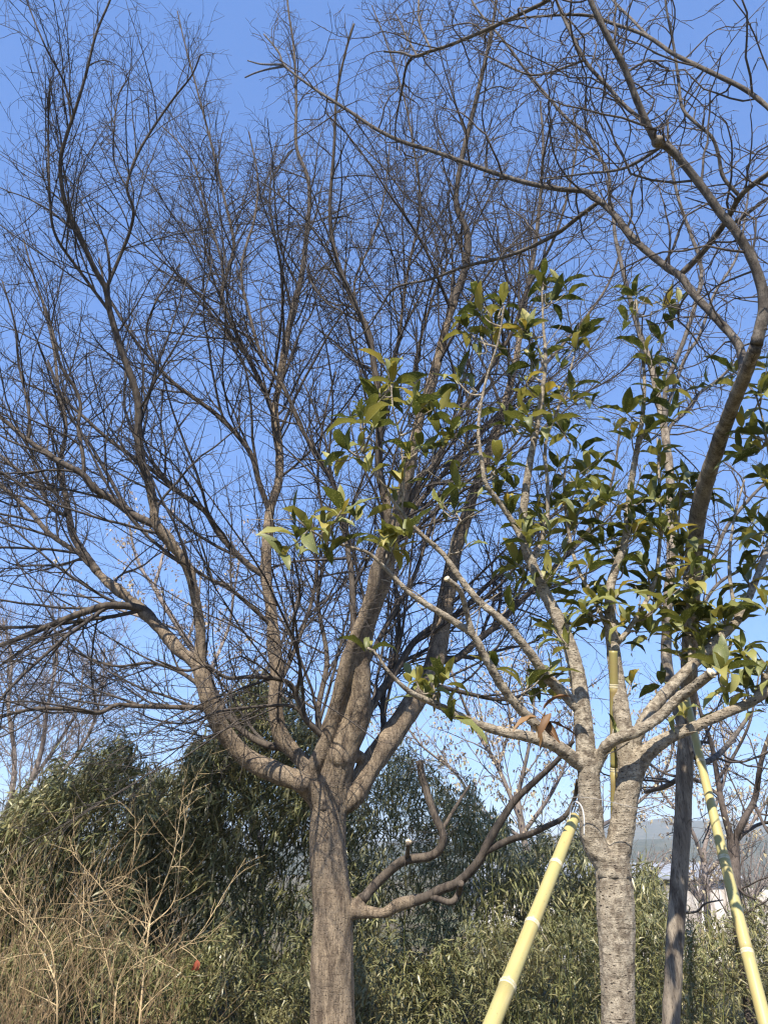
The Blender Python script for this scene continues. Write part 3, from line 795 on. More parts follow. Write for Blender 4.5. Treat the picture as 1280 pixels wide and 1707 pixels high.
# cut ends and a short pruned stub
for (nm, r) in (('front stub', 0.026), ('low left b up', 0.014)):
    L = T.names[nm]
    a = Acc()
    p = L['pos'][-1]
    dv = norm(L['pos'][-1] - L['pos'][-6])
    tubes(a, np.stack([p - dv * 0.004, p + dv * 0.004, p + dv * 0.006])[None], np.array([[r, r, r * 0.93]]) * 0.94, 12, cap=True)
    link('cut_face', a.mesh('cut_face', mroot.location), M_CUT, mroot)

# leaves in whorls at the twig ends
CL = [(905, 462, 7), (838, 506, 9), (872, 548, 9), (962, 560, 8), (775, 545, 8), (800, 520, 7), (655, 632, 9), (690, 665, 7), (632, 655, 7), (600, 690, 6), (578, 748, 6), (625, 705, 5),
      (718, 690, 8), (762, 635, 8), (750, 722, 8), (705, 745, 6), (668, 800, 6), (540, 868, 6), (515, 880, 5), (570, 850, 5), (655, 912, 8), (672, 882, 7), (757, 850, 5), (782, 905, 3),
      (830, 770, 7), (850, 705, 7), (900, 655, 8), (880, 690, 8), (940, 720, 8), (828, 822, 6), (985, 782, 8), (940, 830, 8), (900, 862, 7), (962, 872, 8), (858, 938, 8), (900, 962, 7),
      (1000, 900, 8), (1040, 940, 8), (1060, 492, 9), (1108, 512, 7), (1090, 600, 8), (1106, 642, 7), (1040, 685, 7), (1052, 722, 6), (1098, 752, 7), (1130, 800, 8), (1180, 810, 7),
      (1222, 618, 8), (1268, 650, 8), (1248, 718, 6), (1272, 792, 8), (1250, 868, 9), (1268, 905, 8), (1100, 880, 9), (1142, 900, 8), (1080, 962, 9), (1000, 1000, 8), (972, 1012, 7),
      (1100, 985, 9), (1150, 992, 9), (1200, 1022, 9), (1232, 1082, 9), (1262, 1112, 9), (1180, 1062, 9), (1122, 1042, 8), (1060, 1052, 5), (922, 1050, 5), (1052, 1140, 3), (1022, 1215, 2),
      (742, 1128, 7), (752, 1195, 3), (880, 1142, 6), (722, 1140, 5), (822, 1108, 4), (612, 1080, 4), (1010, 830, 8), (1055, 880, 8), (980, 940, 8), (1030, 990, 6), (930, 780, 8),
      (870, 880, 6), (1160, 940, 8), (1120, 850, 7), (950, 650, 6), (885, 600, 6), (920, 500, 6), (1275, 1010, 8), (1240, 960, 7), (1210, 1110, 7), (1150, 1100, 6), (1275, 720, 7), (1085, 830, 7), (975, 840, 7), (1240, 1140, 6), (850, 1000, 4), (1140, 1185, 3), (1170, 1030, 7), (1090, 1020, 7)]
allp = np.concatenate([L['pos'] for L in T.limbs if L['name'] != 'trunk'])
allx = np.concatenate([L['px'] for L in T.limbs if L['name'] != 'trunk'])
alld = np.concatenate([L['dep'] for L in T.limbs if L['name'] != 'trunk'])
LEAFV = []
for k in range(10):
    nseg = 6
    t = np.linspace(0, 1, nseg + 1)
    w = 0.185 * np.sin(math.pi * np.clip(t, 0, 1) ** 0.82) ** 0.85 * (1 - 0.12 * t)
    w[0], w[-1] = 0.012, 0.004
    curl = (0.5, 1.0, 1.5, 0.7, 2.0, 1.2, 0.6, 1.6, 2.4, 0.9)[k]
    side = (0.1, -0.15, 0.2, 0.0, -0.1, 0.12, -0.2, 0.05, 0.15, -0.05)[k]
    ang = 0.25 - curl * t ** 1.3
    dx = np.concatenate([[0], np.cumsum(np.cos(ang[:-1]) / nseg)])
    dz = np.concatenate([[0], np.cumsum(np.sin(ang[:-1]) / nseg)])
    fold = (0.25, 0.45, 0.3, 0.6, 0.35, 0.5, 0.2, 0.55, 0.4, 0.3)[k]
    wave = 0.035 * np.sin(t * 15 + k)
    mid = np.stack([dx, side * t ** 2, dz], -1)
    rows = []
    for j in range(nseg + 1):
        nx_, nz_ = -math.sin(ang[j]), math.cos(ang[j])
        for sgn in (-1, 0, 1):
            up_ = abs(sgn) * w[j] * fold + sgn * sgn * wave[j] * (w[j] / 0.18) * (1 if sgn > 0 else -0.8)
            rows.append(mid[j] + np.array([nx_ * up_, sgn * w[j] * math.cos(fold), nz_ * up_]))
    rows = np.array(rows)
    f4 = []
    for j in range(nseg):
        for s_ in (0, 1):
            b = j * 3 + s_
            f4.append([b, b + 3, b + 4, b + 1][::-1])
    LEAFV.append((rows, np.array(f4)))
leaf_meshes = []
for rows, f4 in LEAFV:
    a = Acc()
    a.add(rows, f4)
    me = a.mesh('leaf')
    me.materials.append(M_LEAF)
    leaf_meshes.append(me)

leaves = []      # (matrix, variant)
twst, twpts = Acc(), 0


def leaf_frame(pos, dirv, length):
    x = Vector(dirv).normalized()
    z = Vector((0, -0.1, 1)) + Vector(rng.normal(0, 0.27, 3))
    y = z.cross(x)
    if y.length < 0.1:
        y = Vector((0, 1, 0))
    y.normalize()
    z = x.cross(y)
    mt = Matrix((x, y, z)).transposed().to_4x4()
    return Matrix.Translation(Vector(pos)) @ mt @ Matrix.Scale(length, 4)


tw = Acc()
for (cx, cy, nl) in CL:
    dist = np.hypot(allx[:, 0] - cx, (allx[:, 1] - cy - 22))
    j = int(np.argmin(dist + rng.uniform(0, 14, len(dist))))
    dep = alld[j] + rng.normal(0, 0.10)
    c_ = P(cx, cy, dep)
    s_ = allp[j]
    span = np.linalg.norm(c_ - s_)
    # a twig from the branch to the whorl
    if span > 0.03:
        ctrl = (s_ + c_) / 2 + np.array([0, 0, -0.12 * span]) + rng.normal(0, 0.05 * span, 3)
        pts = catmull([s_, ctrl, c_], 6)
        r0 = 0.004 + 0.006 * min(1, span / 0.5)
        tubes(tw, pts[None], np.linspace(r0, 0.0032, len(pts))[None], 6)
    tips = [(c_, nl)]
    axis_ = norm(norm(c_ - s_) * 0.7 + np.array([0, -0.12, 0.7]))
    for kk in range(2):           # smaller shoots beside it
        if nl > 4:
            c2 = c_ + rng.normal(0, 0.085, 3) * np.array([1, 1.4, 0.8]) + np.array([0, 0, -0.04])
            tubes(tw, catmull([(s_ + c_) / 2, (c2 + s_) / 2 + [0, 0, -0.01], c2], 5)[None], np.linspace(0.0042, 0.0026, 11)[None], 5)
            tips.append((c2, int(rng.integers(3, 7) if cx > 860 and cy > 720 else rng.integers(2, 5))))
    for (tp, nn) in tips:
        a0 = rng.uniform(0, 6.28)
        for q_ in range(nn):
            az = a0 + q_ * 2.4 + rng.normal(0, 0.2)
            el = rng.uniform(0.9, 1.75) if q_ > 1 else rng.uniform(0.2, 0.6)
            u_ = norm(np.cross(axis_, [0.3, 1, 0.1]))
            v_ = np.cross(axis_, u_)
            dv = axis_ * math.cos(el) + (u_ * math.cos(az) + v_ * math.sin(az)) * math.sin(el)
            base = tp - axis_ * rng.uniform(0, 0.05) + dv * 0.012
            leaves.append((leaf_frame(base, dv, rng.uniform(0.12, 0.20) * (0.65 if q_ < 2 else 1)), int(rng.integers(0, 10))))
# bare little shoots on the branches
q2 = T.spawn(0.3, 0.1, 0.98, lambda t, L: rng.uniform(0.06, 0.22, len(t)), 0.9, 0.3, 0.0028, 0.4, 0.05, ('trunk',))
b2 = grow(*q2, 5, 0.12, 0.09, 0.6, 0.1)
tubes(tw, b2[0], b2[1], 5)
tag(link('twigs', tw.mesh('twigs', mroot.location), M_MAGN, mroot), kind='stuff')


def to_px(p):
    v = np.asarray(p) - np.array([0, 0, CAMZ])
    z_ = v @ FWD
    return CX + F * v[0] / z_, CY - F * (v @ UPV) / z_, z_


order = []
for i, (mt, k) in enumerate(leaves):
    x_, y_, z_ = to_px(mt.translation)
    inside = -20 < x_ < 1300 and 0 < y_ < 1720
    order.append((0 if inside else 1, z_ / mt.to_scale()[0], i))
order.sort()
mass = Acc()
ml = Vector(mroot.location)
print('magnolia leaves', len(leaves))
for rank, (_, _, i) in enumerate(order):
    mt, k = leaves[i]
    if rank < 298:
        o = bpy.data.objects.new('leaf', leaf_meshes[k])
        col.objects.link(o)
        o.parent = mroot
        o.matrix_local = Matrix.Translation(-ml) @ mt
    else:
        rows, f4 = LEAFV[k]
        A = np.array(mt)
        mass.add(rows @ A[:3, :3].T + A[:3, 3], f4)
tag(link('leaf', mass.mesh('leaf_mass', mroot.location), M_LEAF_I, mroot), kind='stuff')

# the bunch of dead brown leaves caught on the low branch
dead_meshes = []
for k in (1, 3, 5, 0):
    a = Acc()
    a.add(LEAFV[k][0] * np.array([1, 0.85, 1]), LEAFV[k][1])
    me = a.mesh('dead_leaf')
    me.materials.append(M_DEAD)
    dead_meshes.append(me)
dc = P(905, 1192, 3.15)
droot = empty('dead_leaf_bunch', tuple(dc), 'bunch of curled brown dead leaves hanging on the pale branch', 'dead leaves')
dirs = [(-0.45, -0.1, -0.85), (0.35, -0.2, -0.85), (-0.05, -0.35, -0.95), (0.75, -0.1, -0.5), (0.12, 0.1, -1), (-0.75, -0.2, -0.45), (0.55, -0.3, 0.35)]
for i, dv in enumerate(dirs):
    o = bpy.data.objects.new('leaf', dead_meshes[i % 4])
    col.objects.link(o)
    o.parent = droot
    o.matrix_local = leaf_frame(rng.normal(0, 0.018, 3), dv, rng.uniform(0.11, 0.16))
a = Acc()
j = int(np.argmin(np.linalg.norm(T.names['low left b']['pos'] - dc, axis=1)))
tubes(a, catmull([T.names['low left b']['pos'][j], (T.names['low left b']['pos'][j] + dc) / 2 + [0, -0.01, 0.02], dc], 5)[None], np.full((1, 11), 0.003), 6, cap=True)
link('stalk', a.mesh('stalk', dc), M_MAGN, droot)

# ------------------------------------------------------------------ bamboo props and their ties
def pole(name, p0, p1, r0, r1, nodes, mat, label):
    """p0 foot, p1 top"""
    p0, p1 = np.array(p0), np.array(p1)
    d = p1 - p0
    Ln = np.linalg.norm(d)
    root = empty(name, tuple(p0), label, 'bamboo pole', 'bamboo poles propping the leafy tree')
    root.rotation_euler = Vector(d).to_track_quat('Z', 'Y').to_euler()
    ts = np.linspace(0, 1, 60)
    rr = r0 + (r1 - r0) * ts
    nt_ = np.array(nodes)
    cuts = np.concatenate([[0], nt_, [1]])
    bend = lambda t: np.stack([0.012 * np.sin(t * 3.1), 0.008 * np.sin(t * 5 + 1), t * Ln], -1)
    for i in range(len(cuts) - 1):
        t = np.linspace(cuts[i] + (0.0004 if i else 0), cuts[i + 1], 14)
        rad = (r0 + (r1 - r0) * t) * (1 + 0.05 * (np.exp(-(t - cuts[i]) * Ln / 0.012) * (i > 0) + np.exp(-(cuts[i + 1] - t) * Ln / 0.012) * (i < len(cuts) - 2)))
        a = Acc()
        tubes(a, bend(t)[None], rad[None], 16, cap=True)
        link('internode', a.mesh('internode'), mat, root)
    for tn in nodes:
        a = Acc()
        t = tn + np.array([-0.006, -0.0035, -0.0015, 0, 0.0015, 0.0035, 0.006]) * 1.6 / Ln
        rad = (r0 + (r1 - r0) * tn) * np.array([1.05, 1.10, 1.055, 1.04, 1.055, 1.12, 1.05])
        tubes(a, bend(t)[None], rad[None], 16)
        link('node_ring', a.mesh('node_ring'), M_NODE, root)
    return root


def foot(pa, pb):
    """continue the line pa->pb down to the soil"""
    t = (0.0 - pa[2]) / (pb[2] - pa[2])
    return pa + (pb - pa) * t


pa, pb = P(957, 1362, 3.5), P(826, 1700, 2.75)
f0 = foot(pa, pb)
LA = np.linalg.norm(pa - f0)


def tnodes(pa, pb, f0, ys):
    out = []
    for y in ys:
        best = min(np.linspace(0, 1, 800), key=lambda t: abs(to_px(f0 + (pa - f0) * t)[1] - y))
        out.append(best)
    return sorted(out)


pole_a = pole('bamboo_pole', f0, pa, 0.032, 0.024, [0.06, 0.17, 0.28] + [q for q in tnodes(pa, pb, f0, [1641, 1539, 1440]) if q > 0.3], M_POLE, 'yellow bamboo pole leaning up to the forked stem with wire tie')
pc, pd = P(1140, 1150, 4.25), P(1276, 1690, 3.35)
f1 = foot(pc, pd)
pole('bamboo_pole', f1, pc, 0.031, 0.019, [0.07, 0.16, 0.25, 0.33] + [q for q in tnodes(pc, pd, f1, [1587, 1430, 1268]) if q > 0.36], M_POLE, 'yellow-green bamboo pole leaning across the slim grey trunk')
pe, pf = P(1021, 1085, 3.56), P(1018, 1400, 3.78)
f2 = foot(pe, pf)
f2[0] += 0.02
pole('bamboo_pole', f2, pe, 0.026, 0.021, [0.08, 0.2, 0.32, 0.45] + [q for q in tnodes(pe, pf, f2, [1283, 1143]) if q > 0.5], M_POLE2, 'olive bamboo pole standing upright in the fork of the leafy tree')
# white cord over the stem and thin wire around the pair of stems
a = Acc()
cord = [P(948, 1372, 3.46), P(952, 1345, 3.44), P(958, 1336, 3.42), P(968, 1343, 3.40), (P(973, 1362, 3.40)), P(973, 1392, 3.41)]
tubes(a, catmull(cord, 8)[None], np.full((1, 41), 0.0026), 8, cap=True)
o = link('tie_cord', a.mesh('tie_cord'), M_WIRE, pole_a)
o['label'] = 'white cord hooked over the top of the pole'
o.matrix_local = (Matrix.Translation(pole_a.location) @ pole_a.rotation_euler.to_matrix().to_4x4()).inverted()
a = Acc()
loop = []
for k in range(41):
    an = k / 40 * 2 * math.pi
    c0 = P(1012, 1342, 3.55)
    loop.append(c0 + np.array([math.cos(an) * 0.185, math.sin(an) * 0.125, 0.012 * math.sin(an * 2) - 0.02 * math.cos(an)]))
tubes(a, np.array(loop)[None], np.full((1, 41), 0.0017), 5)
tag(link('tie_wire', a.mesh('tie_wire'), M_STEEL), 'thin wire looped around both stems of the forked trunk', 'wire')

# ------------------------------------------------------------------ bamboo thickets
def blades(acc, base, dirs, ln, wd, droop=0.5):
    """lance-shaped leaves: 6 corners each"""
    N = len(base)
    d = norm(dirs)
    side = norm(np.cross(d, rng.normal(0, 1, (N, 3)) * 0.5 + np.array([0, 0.0, 1.0])))
    nrm = np.cross(side, d)
    L = ln[:, None]
    W = wd[:, None]
    g = np.array([0, 0, -1.0])
    p1 = base + d * L * 0.3 + g * L * droop * 0.06
    p2 = base + d * L * 0.68 + g * L * droop * 0.26
    tip = base + d * L * 0.97 + g * L * droop * 0.55
    v = np.stack([base, p1 + side * W + nrm * W * 0.35, p1 - side * W + nrm * W * 0.35, p2 + side * W * 0.75 + nrm * W * 0.25, p2 - side * W * 0.75 + nrm * W * 0.25, tip], 1)
    o = np.arange(N)[:, None] * 6
    f3 = np.concatenate([o + np.array([[0, 2, 1]]), o + np.array([[3, 4, 5]])])
    f4 = o + np.array([[1, 2, 4, 3]])
    acc.add(v.reshape(-1, 3), f4, f3)


def thicket(name, prof, d0, d1, n, mat, label, wind=(-0.5, -0.2, -0.5), leafL=(0.08, 0.17), per=7, zmin=-0.3, culms=60, spread=0.75, edge=0.5):
    """prof: (x, y) line of the tops as seen at the middle of the depth range"""
    prof = np.array(prof, float)
    acc = Acc()
    x = rng.uniform(prof[0, 0], prof[-1, 0], n)
    ytop = np.interp(x, prof[:, 0], prof[:, 1]) + 16 * np.sin(x * 0.043 + 1.3) + 12 * np.sin(x * 0.11) + rng.normal(0, 9, n)
    dep = d0 + (d1 - d0) * rng.random(n) ** 1.15
    dm = 0.5 * (d0 + d1)
    top = np.array([P(a_, b_, dm) for a_, b_ in zip(x, ytop)])
    # a clump-like height: tops keep their height whatever the depth
    px_ = top[:, 0] * dep / dm
    ztop = CAMZ + (top[:, 2] - CAMZ) * (0.55 + 0.45 * dep / dm)
    gz = ground_z(px_, dep)
    h = ztop - gz
    t = rng.random(n) ** edge
    z = gz + zmin + (h - zmin) * t
    # inner leaves hide anyway: lift most toward the front and the top
    c = np.stack([px_, dep, z], -1)
    cl = noise_clump(c)
    keep = cl > -0.22
    c, t = c[keep], t[keep]
    N = len(c)
    sd = norm(np.array(wind)[None] + rng.normal(0, spread, (N, 3)))
    base = np.repeat(c, per, 0) + rng.normal(0, 0.045, (N * per, 3))
    dirs = np.repeat(sd, per, 0) + rng.normal(0, 0.42, (N * per, 3))
    ln = rng.uniform(leafL[0], leafL[1], N * per)
    blades(acc, base, dirs, ln, ln * rng.uniform(0.055, 0.085, N * per))
    root = link(name, acc.mesh(name), mat)
    tag(root, label, 'bamboo', 'bamboo growing behind the trunks', kind='stuff')
    # culms: thin stems inside, arching at the top
    a = Acc()
    k = rng.integers(0, N, culms)
    foot_ = c[k].copy()
    foot_[:, 2] = ground_z(foot_[:, 0], foot_[:, 1]) - 0.05
    topz = c[k][:, 2] + rng.uniform(0.1, 0.5, culms)
    hh = np.maximum(0.6, topz - foot_[:, 2])
    dr = np.tile([0.0, 0, 1], (culms, 1)) + rng.normal(0, 0.08, (culms, 3))
    b = grow(foot_, dr, hh, np.full(culms, 0.007), 8, 0.04, 0.0, 0.35)
    tubes(a, b[0], b[1], 5)
    # side sprigs that carry the leaves
    q = spawn(*b, 0.22, 0.35, 1.0, 0.9, 0.2, lambda t, L: rng.uniform(0.15, 0.5, len(t)), 0.0025, 0.5)
    b2_ = grow(*q, 4, 0.1, -0.02, 0.5)
    tubes(a, b2_[0], b2_[1], 3)
    o = link('culm', a.mesh('culm'), M_CULM, root)
    tag(o, kind='stuff')
    return root


def noise_clump(c):
    return np.array([noise.noise(Vector(q * 1.5)) + 0.5 * noise.noise(Vector(q * 3.7)) for q in c])


thicket('bamboo_thicket', [(-140, 1400), (-60, 1380), (0, 1360), (60, 1330), (110, 1300), (150, 1265), (190, 1240), (225, 1275), (255, 1310)], 8.2, 11.0, 8200, M_BAM2, 'pale windblown bamboo thicket behind the dry saplings', wind=(-0.75, -0.25, -0.35), leafL=(0.08, 0.16))
thicket('bamboo_thicket', [(225, 1330), (260, 1290), (300, 1265), (340, 1245), (372, 1225), (400, 1165), (425, 1125), (460, 1120), (495, 1160), (530, 1230), (560, 1290), (580, 1330)], 9.0, 11.6, 8600, M_BAM, 'tall dark green bamboo thicket on the limb side of the big trunk', wind=(-0.55, -0.3, -0.45), leafL=(0.09, 0.18))
thicket('bamboo_thicket', [(555, 1335), (600, 1310), (640, 1280), (690, 1262), (735, 1290), (780, 1330), (820, 1375), (860, 1400), (910, 1390), (950, 1410), (1000, 1435), (1050, 1450), (1100, 1470)], 8.8, 11.6, 8200, M_BAM, 'olive bamboo thicket behind the two low cut limbs', wind=(-0.35, -0.4, -0.35), leafL=(0.07, 0.15))
thicket('dwarf_bamboo', [(-60, 1540), (60, 1590), (140, 1550), (260, 1600), (380, 1560), (480, 1600), (560, 1550), (680, 1600), (800, 1540), (950, 1540), (1080, 1525), (1200, 1520), (1350, 1510)], 7.5, 9.6, 8600, M_BAM3, 'low straw-tinged bamboo undergrowth around the tree trunks', wind=(-0.15, -0.35, 0.15), leafL=(0.05, 0.115), per=9, zmin=0.0, culms=160, spread=0.9, edge=0.7)

# ------------------------------------------------------------------ dry saplings and brush, front left
def sapling(name, limbs, d, label, spacing=0.10, ln=(0.12, 0.5), mat=M_DRY, group='dry bare saplings', w=0.4):
    t = Tree(d)
    for i, (nm, pts, ww, d1, par) in enumerate(limbs):
        t.limb(nm, pts, [q * w for q in ww], d1, par, d0=d if par is None else None)
    b = t.limbs[0]['pos'][0]
    root = empty(name, (b[0], b[1], float(ground_z(b[0], b[1]))), label, 'sapling', group)
    ft = np.array(root.location) - [0, 0, 0.03]
    a = Acc()
    L0 = t.limbs[0]
    tubes(a, np.stack([ft, (ft + b) / 2 + [0.01, 0, 0], b])[None], np.array([[L0['rad'][0] * 1.3, L0['rad'][0] * 1.1, L0['rad'][0]]]), 7)
    tubes(a, L0['pos'][None], L0['rad'][None], 7)
    link('stem', a.mesh('stem', root.location), mat, root)
    for L in t.limbs[1:]:
        a = Acc()
        tubes(a, L['pos'][None], L['rad'][None], 5)
        link('branch', a.mesh('branch', root.location), mat, root)
    q2 = t.spawn(spacing, 0.12, 0.98, lambda t_, L: rng.uniform(ln[0], ln[1], len(t_)), 0.75, 0.25, 0.0024, 0.6, 0.1)
    a = Acc()
    b2 = grow(*q2, 6, 0.1, 0.03, 0.5)
    tubes(a, b2[0], b2[1], 4)
    q3 = spawn(*b2, 0.12, 0.15, 0.95, 0.8, 0.25, lambda t_, L: rng.uniform(0.04, 0.2, len(t_)), 0.0016, 0.7)
    b3 = grow(*q3, 3, 0.12, 0.03, 0.6)
    tubes(a, b3[0], b3[1], 3)
    tag(link('twigs', a.mesh('twigs', root.location), mat, root), kind='stuff')
    return root


sapling('dry_sapling', [
    ('s', [(231, 1740), (234, 1690), (240, 1625), (246, 1569), (251, 1531)], [9, 8, 7.5, 6.5], 6.2, None),
    ('a', [(251, 1531), (240, 1494), (221, 1467), (200, 1462), (175, 1475)], [4, 3, 2], 6.0, 's'),
    ('b', [(251, 1524), (270, 1486), (289, 1430), (300, 1362), (307, 1310), (315, 1270)], [5, 4, 3, 2], 6.1, 's'),
    ('c', [(249, 1545), (289, 1505), (300, 1437), (311, 1362), (322, 1310), (334, 1280)], [5, 4, 3, 2], 6.4, 's'),
    ('d', [(246, 1575), (225, 1545), (200, 1520), (170, 1480), (120, 1420), (97, 1370)], [4, 3, 2], 5.9, 's'),
    ('e', [(243, 1610), (205, 1570), (160, 1560), (120, 1530)], [4, 3, 2], 6.0, 's'),
    ('f', [(221, 1467), (224, 1420), (226, 1370), (222, 1330)], [3, 2.5, 1.5], 6.0, 'a'),
    ('g', [(240, 1625), (285, 1590), (330, 1560), (380, 1480), (410, 1430)], [3.5, 3, 2], 6.5, 's')], 6.2,
    'straw-coloured bare sapling with upright forked shoots before the tall bamboo', ln=(0.1, 0.4))
sapling('dry_sapling', [
    ('s', [(96, 1740), (96, 1690), (94, 1640), (75, 1595), (49, 1550), (20, 1505), (-10, 1465)], [8, 7.5, 6, 5, 4], 5.8, None),
    ('a', [(94, 1635), (86, 1580), (60, 1540), (30, 1500), (0, 1440)], [5, 4, 3, 2], 6.2, 's'),
    ('b', [(94, 1640), (120, 1590), (135, 1550), (140, 1480), (130, 1420)], [4, 3, 2], 6.1, 's'),
    ('c', [(96, 1690), (70, 1640), (48, 1590), (40, 1520), (45, 1440)], [3, 2.5, 2], 5.8, 's')], 6.0,
    'straw-coloured sapling leaning over toward the brown brush', ln=(0.1, 0.45))
sapling('dry_sapling', [
    ('s', [(190, 1740), (192, 1680), (197, 1640), (215, 1600), (240, 1560), (262, 1500)], [8, 7, 5, 4, 2.5], 6.0, None),
    ('a', [(194, 1665), (180, 1610), (170, 1570), (150, 1520), (145, 1450)], [4, 3, 2], 6.2, 's'),
    ('b', [(200, 1635), (235, 1600), (262, 1590), (300, 1560)], [3.5, 3, 2], 5.9, 's')], 6.1,
    'short straw-coloured sapling between two taller dry saplings', ln=(0.1, 0.4))
# brown brush at the far left, and thin dry stalks all over the front left
a = Acc()
N = 170
px_ = np.concatenate([rng.uniform(-120, 60, 90), rng.uniform(-60, 360, 80)])
dd = rng.uniform(5.6, 8.2, N)
st = np.array([P(x_, 1700, d_) for x_, d_ in zip(px_, dd)])
st[:, 2] = ground_z(st[:, 0], st[:, 1]) - 0.03
hl = np.concatenate([rng.uniform(0.8, 2.0, 90), rng.uniform(0.7, 1.7, 80)])
b = grow(st, np.tile([-0.03, 0, 1.0], (N, 1)) + rng.normal(0, 0.22, (N, 3)), hl, rng.uniform(0.0022, 0.0036, N), 9, 0.07, 0.02, 0.35)
tubes(a, b[0], b[1], 4)
q = spawn(*b, 0.16, 0.2, 1.0, 0.6, 0.2, lambda t_, L: rng.uniform(0.1, 0.5, len(t_)), 0.002, 0.6)
b2 = grow(*q, 4, 0.12, 0.03, 0.5)
tubes(a, b2[0], b2[1], 3)
tag(link('dry_brush', a.mesh('dry_brush'), M_BRUSH), 'tangle of thin reddish-brown dry stalks beside the leaning sapling', 'brush', kind='stuff')

# fallen straw and grass tufts along the ground in front
a = Acc()
N = 9000
gx_ = rng.uniform(-7, 7, N)
gy_ = rng.uniform(3.5, 10.5, N)
gb_ = np.stack([gx_, gy_, ground_z(gx_, gy_) - 0.01], -1)
ln_ = rng.uniform(0.08, 0.38, N)
blades(a, gb_, np.tile([0, 0, 1.0], (N, 1)) + rng.normal(0, 0.5, (N, 3)), ln_, rng.uniform(0.0025, 0.005, N), 0.7)
M_GRASS = leaf_mat('dry grass', [(0.0, (0.10, 0.10, 0.03)), (0.4, (0.26, 0.21, 0.09)), (1.0, (0.52, 0.43, 0.24))], 0.6, 0.2)
tag(link('dry_grass', a.mesh('dry_grass'), M_GRASS), 'straw-coloured dry grass on the ground below the undergrowth', 'grass', kind='stuff')

# red withered leaf on a sapling shoot
pr = P(329, 1600, 6.0)
droot2 = empty('withered_leaf', tuple(pr), 'small withered red leaf hanging in front of the tall bamboo', 'leaf')
M_RED = leaf_mat('red leaf', [(0.0, (0.22, 0.05, 0.03)), (1.0, (0.45, 0.12, 0.06))], 0.6, 0.2, 'object', under=(0.3, 0.08, 0.04))
for i, dv in enumerate([(-0.2, -0.3, -0.9), (0.25, -0.2, -0.8)]):
    me = leaf_meshes[4].copy()
    me.materials.clear()
    me.materials.append(M_RED)
    o = link('blade', me, None, droot2)
    o.matrix_local = leaf_frame((0, 0, 0), dv, 0.085)
a = Acc()
sg = np.array([P(300, 1578, 6.25), P(316, 1588, 6.12), pr])
tubes(a, catmull(sg, 5)[None], np.full((1, 11), 0.0025), 5)
link('stalk', a.mesh('stalk', pr), M_DRY, droot2)

# ------------------------------------------------------------------ trees behind
def back_tree(name, limbs, d, label, mat, lens, sp2, sp3, sp4=None, rm=(0.005, 0.0035, 0.003), seeds=None, wob=0.09, ang=0.6, up=0.05, rmax=0.08, group=None, kink=0.0, skip=()):
    t = Tree(d)
    for (nm, pts, ww, d1, par) in limbs:
        t.limb(nm, pts, ww, d1, par, d0=d if par is None else None)
    b = t.limbs[0]['pos'][0]
    gz = float(ground_z(b[0], b[1]))
    root = empty(name, (b[0], b[1], gz), label, 'bush' if 'bush' in name else 'tree', group or {'seed_tree': 'trees with pale seed clusters', 'leafless_bush': 'leafless bushes by the white wall'}.get(name))
    a = Acc()
    L0 = t.limbs[0]
    ft = np.array([b[0], b[1], gz - 0.1])
    if b[2] > gz + 0.1:
        tubes(a, np.stack([ft, (ft + b) / 2, b, L0['pos'][1]])[None], np.array([[1.35, 1.1, 1.0, 1.0]]) * L0['rad'][0], 9)
    tubes(a, L0['pos'][None], L0['rad'][None], 9)
    link('trunk', a.mesh('trunk', root.location), mat, root)
    for L in t.limbs[1:]:
        a = Acc()
        tubes(a, L['pos'][None], L['rad'][None], 7)
        link('branch', a.mesh('branch', root.location), mat, root)
    a = Acc()
    q2 = t.spawn(sp2, 0.1, 0.98, lambda t_, L: rng.uniform(0.6, 1.25, len(t_)) * lens[0] * np.clip(1.15 - 0.5 * t_, 0.3, 2), ang, 0.2, rm[0], 0.6, rmax, skip)
    b2 = grow(*q2, 7, wob, up, 0.35, kink)
    tubes(a, b2[0], b2[1], 4)
    q3 = spawn(*b2, sp3, 0.1, 0.98, ang + 0.1, 0.22, lambda t_, L: rng.uniform(0.5, 1.3, len(t_)) * lens[1], rm[1], 0.65)
    b3 = grow(*q3, 4, wob * 1.2, up, 0.5, kink)
    tubes(a, b3[0], b3[1], 3)
    ends = b3[0][:, -1]
    if sp4:
        q4 = spawn(*b3, sp4, 0.1, 1.0, ang + 0.2, 0.22, lambda t_, L: rng.uniform(0.5, 1.3, len(t_)) * lens[2], rm[2], 0.7)
        b4 = grow(*q4, 2, wob * 1.4, up, 0.7)
        tubes(a, b4[0], b4[1], 3)
    tag(link('twigs', a.mesh('twigs', root.location), mat, root), kind='stuff')
    if seeds:
        k = rng.choice(len(ends), min(len(ends), seeds), replace=False)
        base = np.repeat(ends[k], 12, 0) + rng.normal(0, 0.06, (len(k) * 12, 3))
        a = Acc()
        l_ = rng.uniform(0.04, 0.085, len(base)) * min(1.0, d / 13)
        blades(a, base, rng.normal(0, 0.8, (len(base), 3)) + [0, 0, -0.5], l_, l_ * rng.uniform(0.18, 0.32, len(base)), 0.4)
        tag(link('seed_cluster', a.mesh('seed_cluster', root.location), M_SEED, root), 'pale papery dry seed clusters at the twig ends', kind='stuff')
    return root


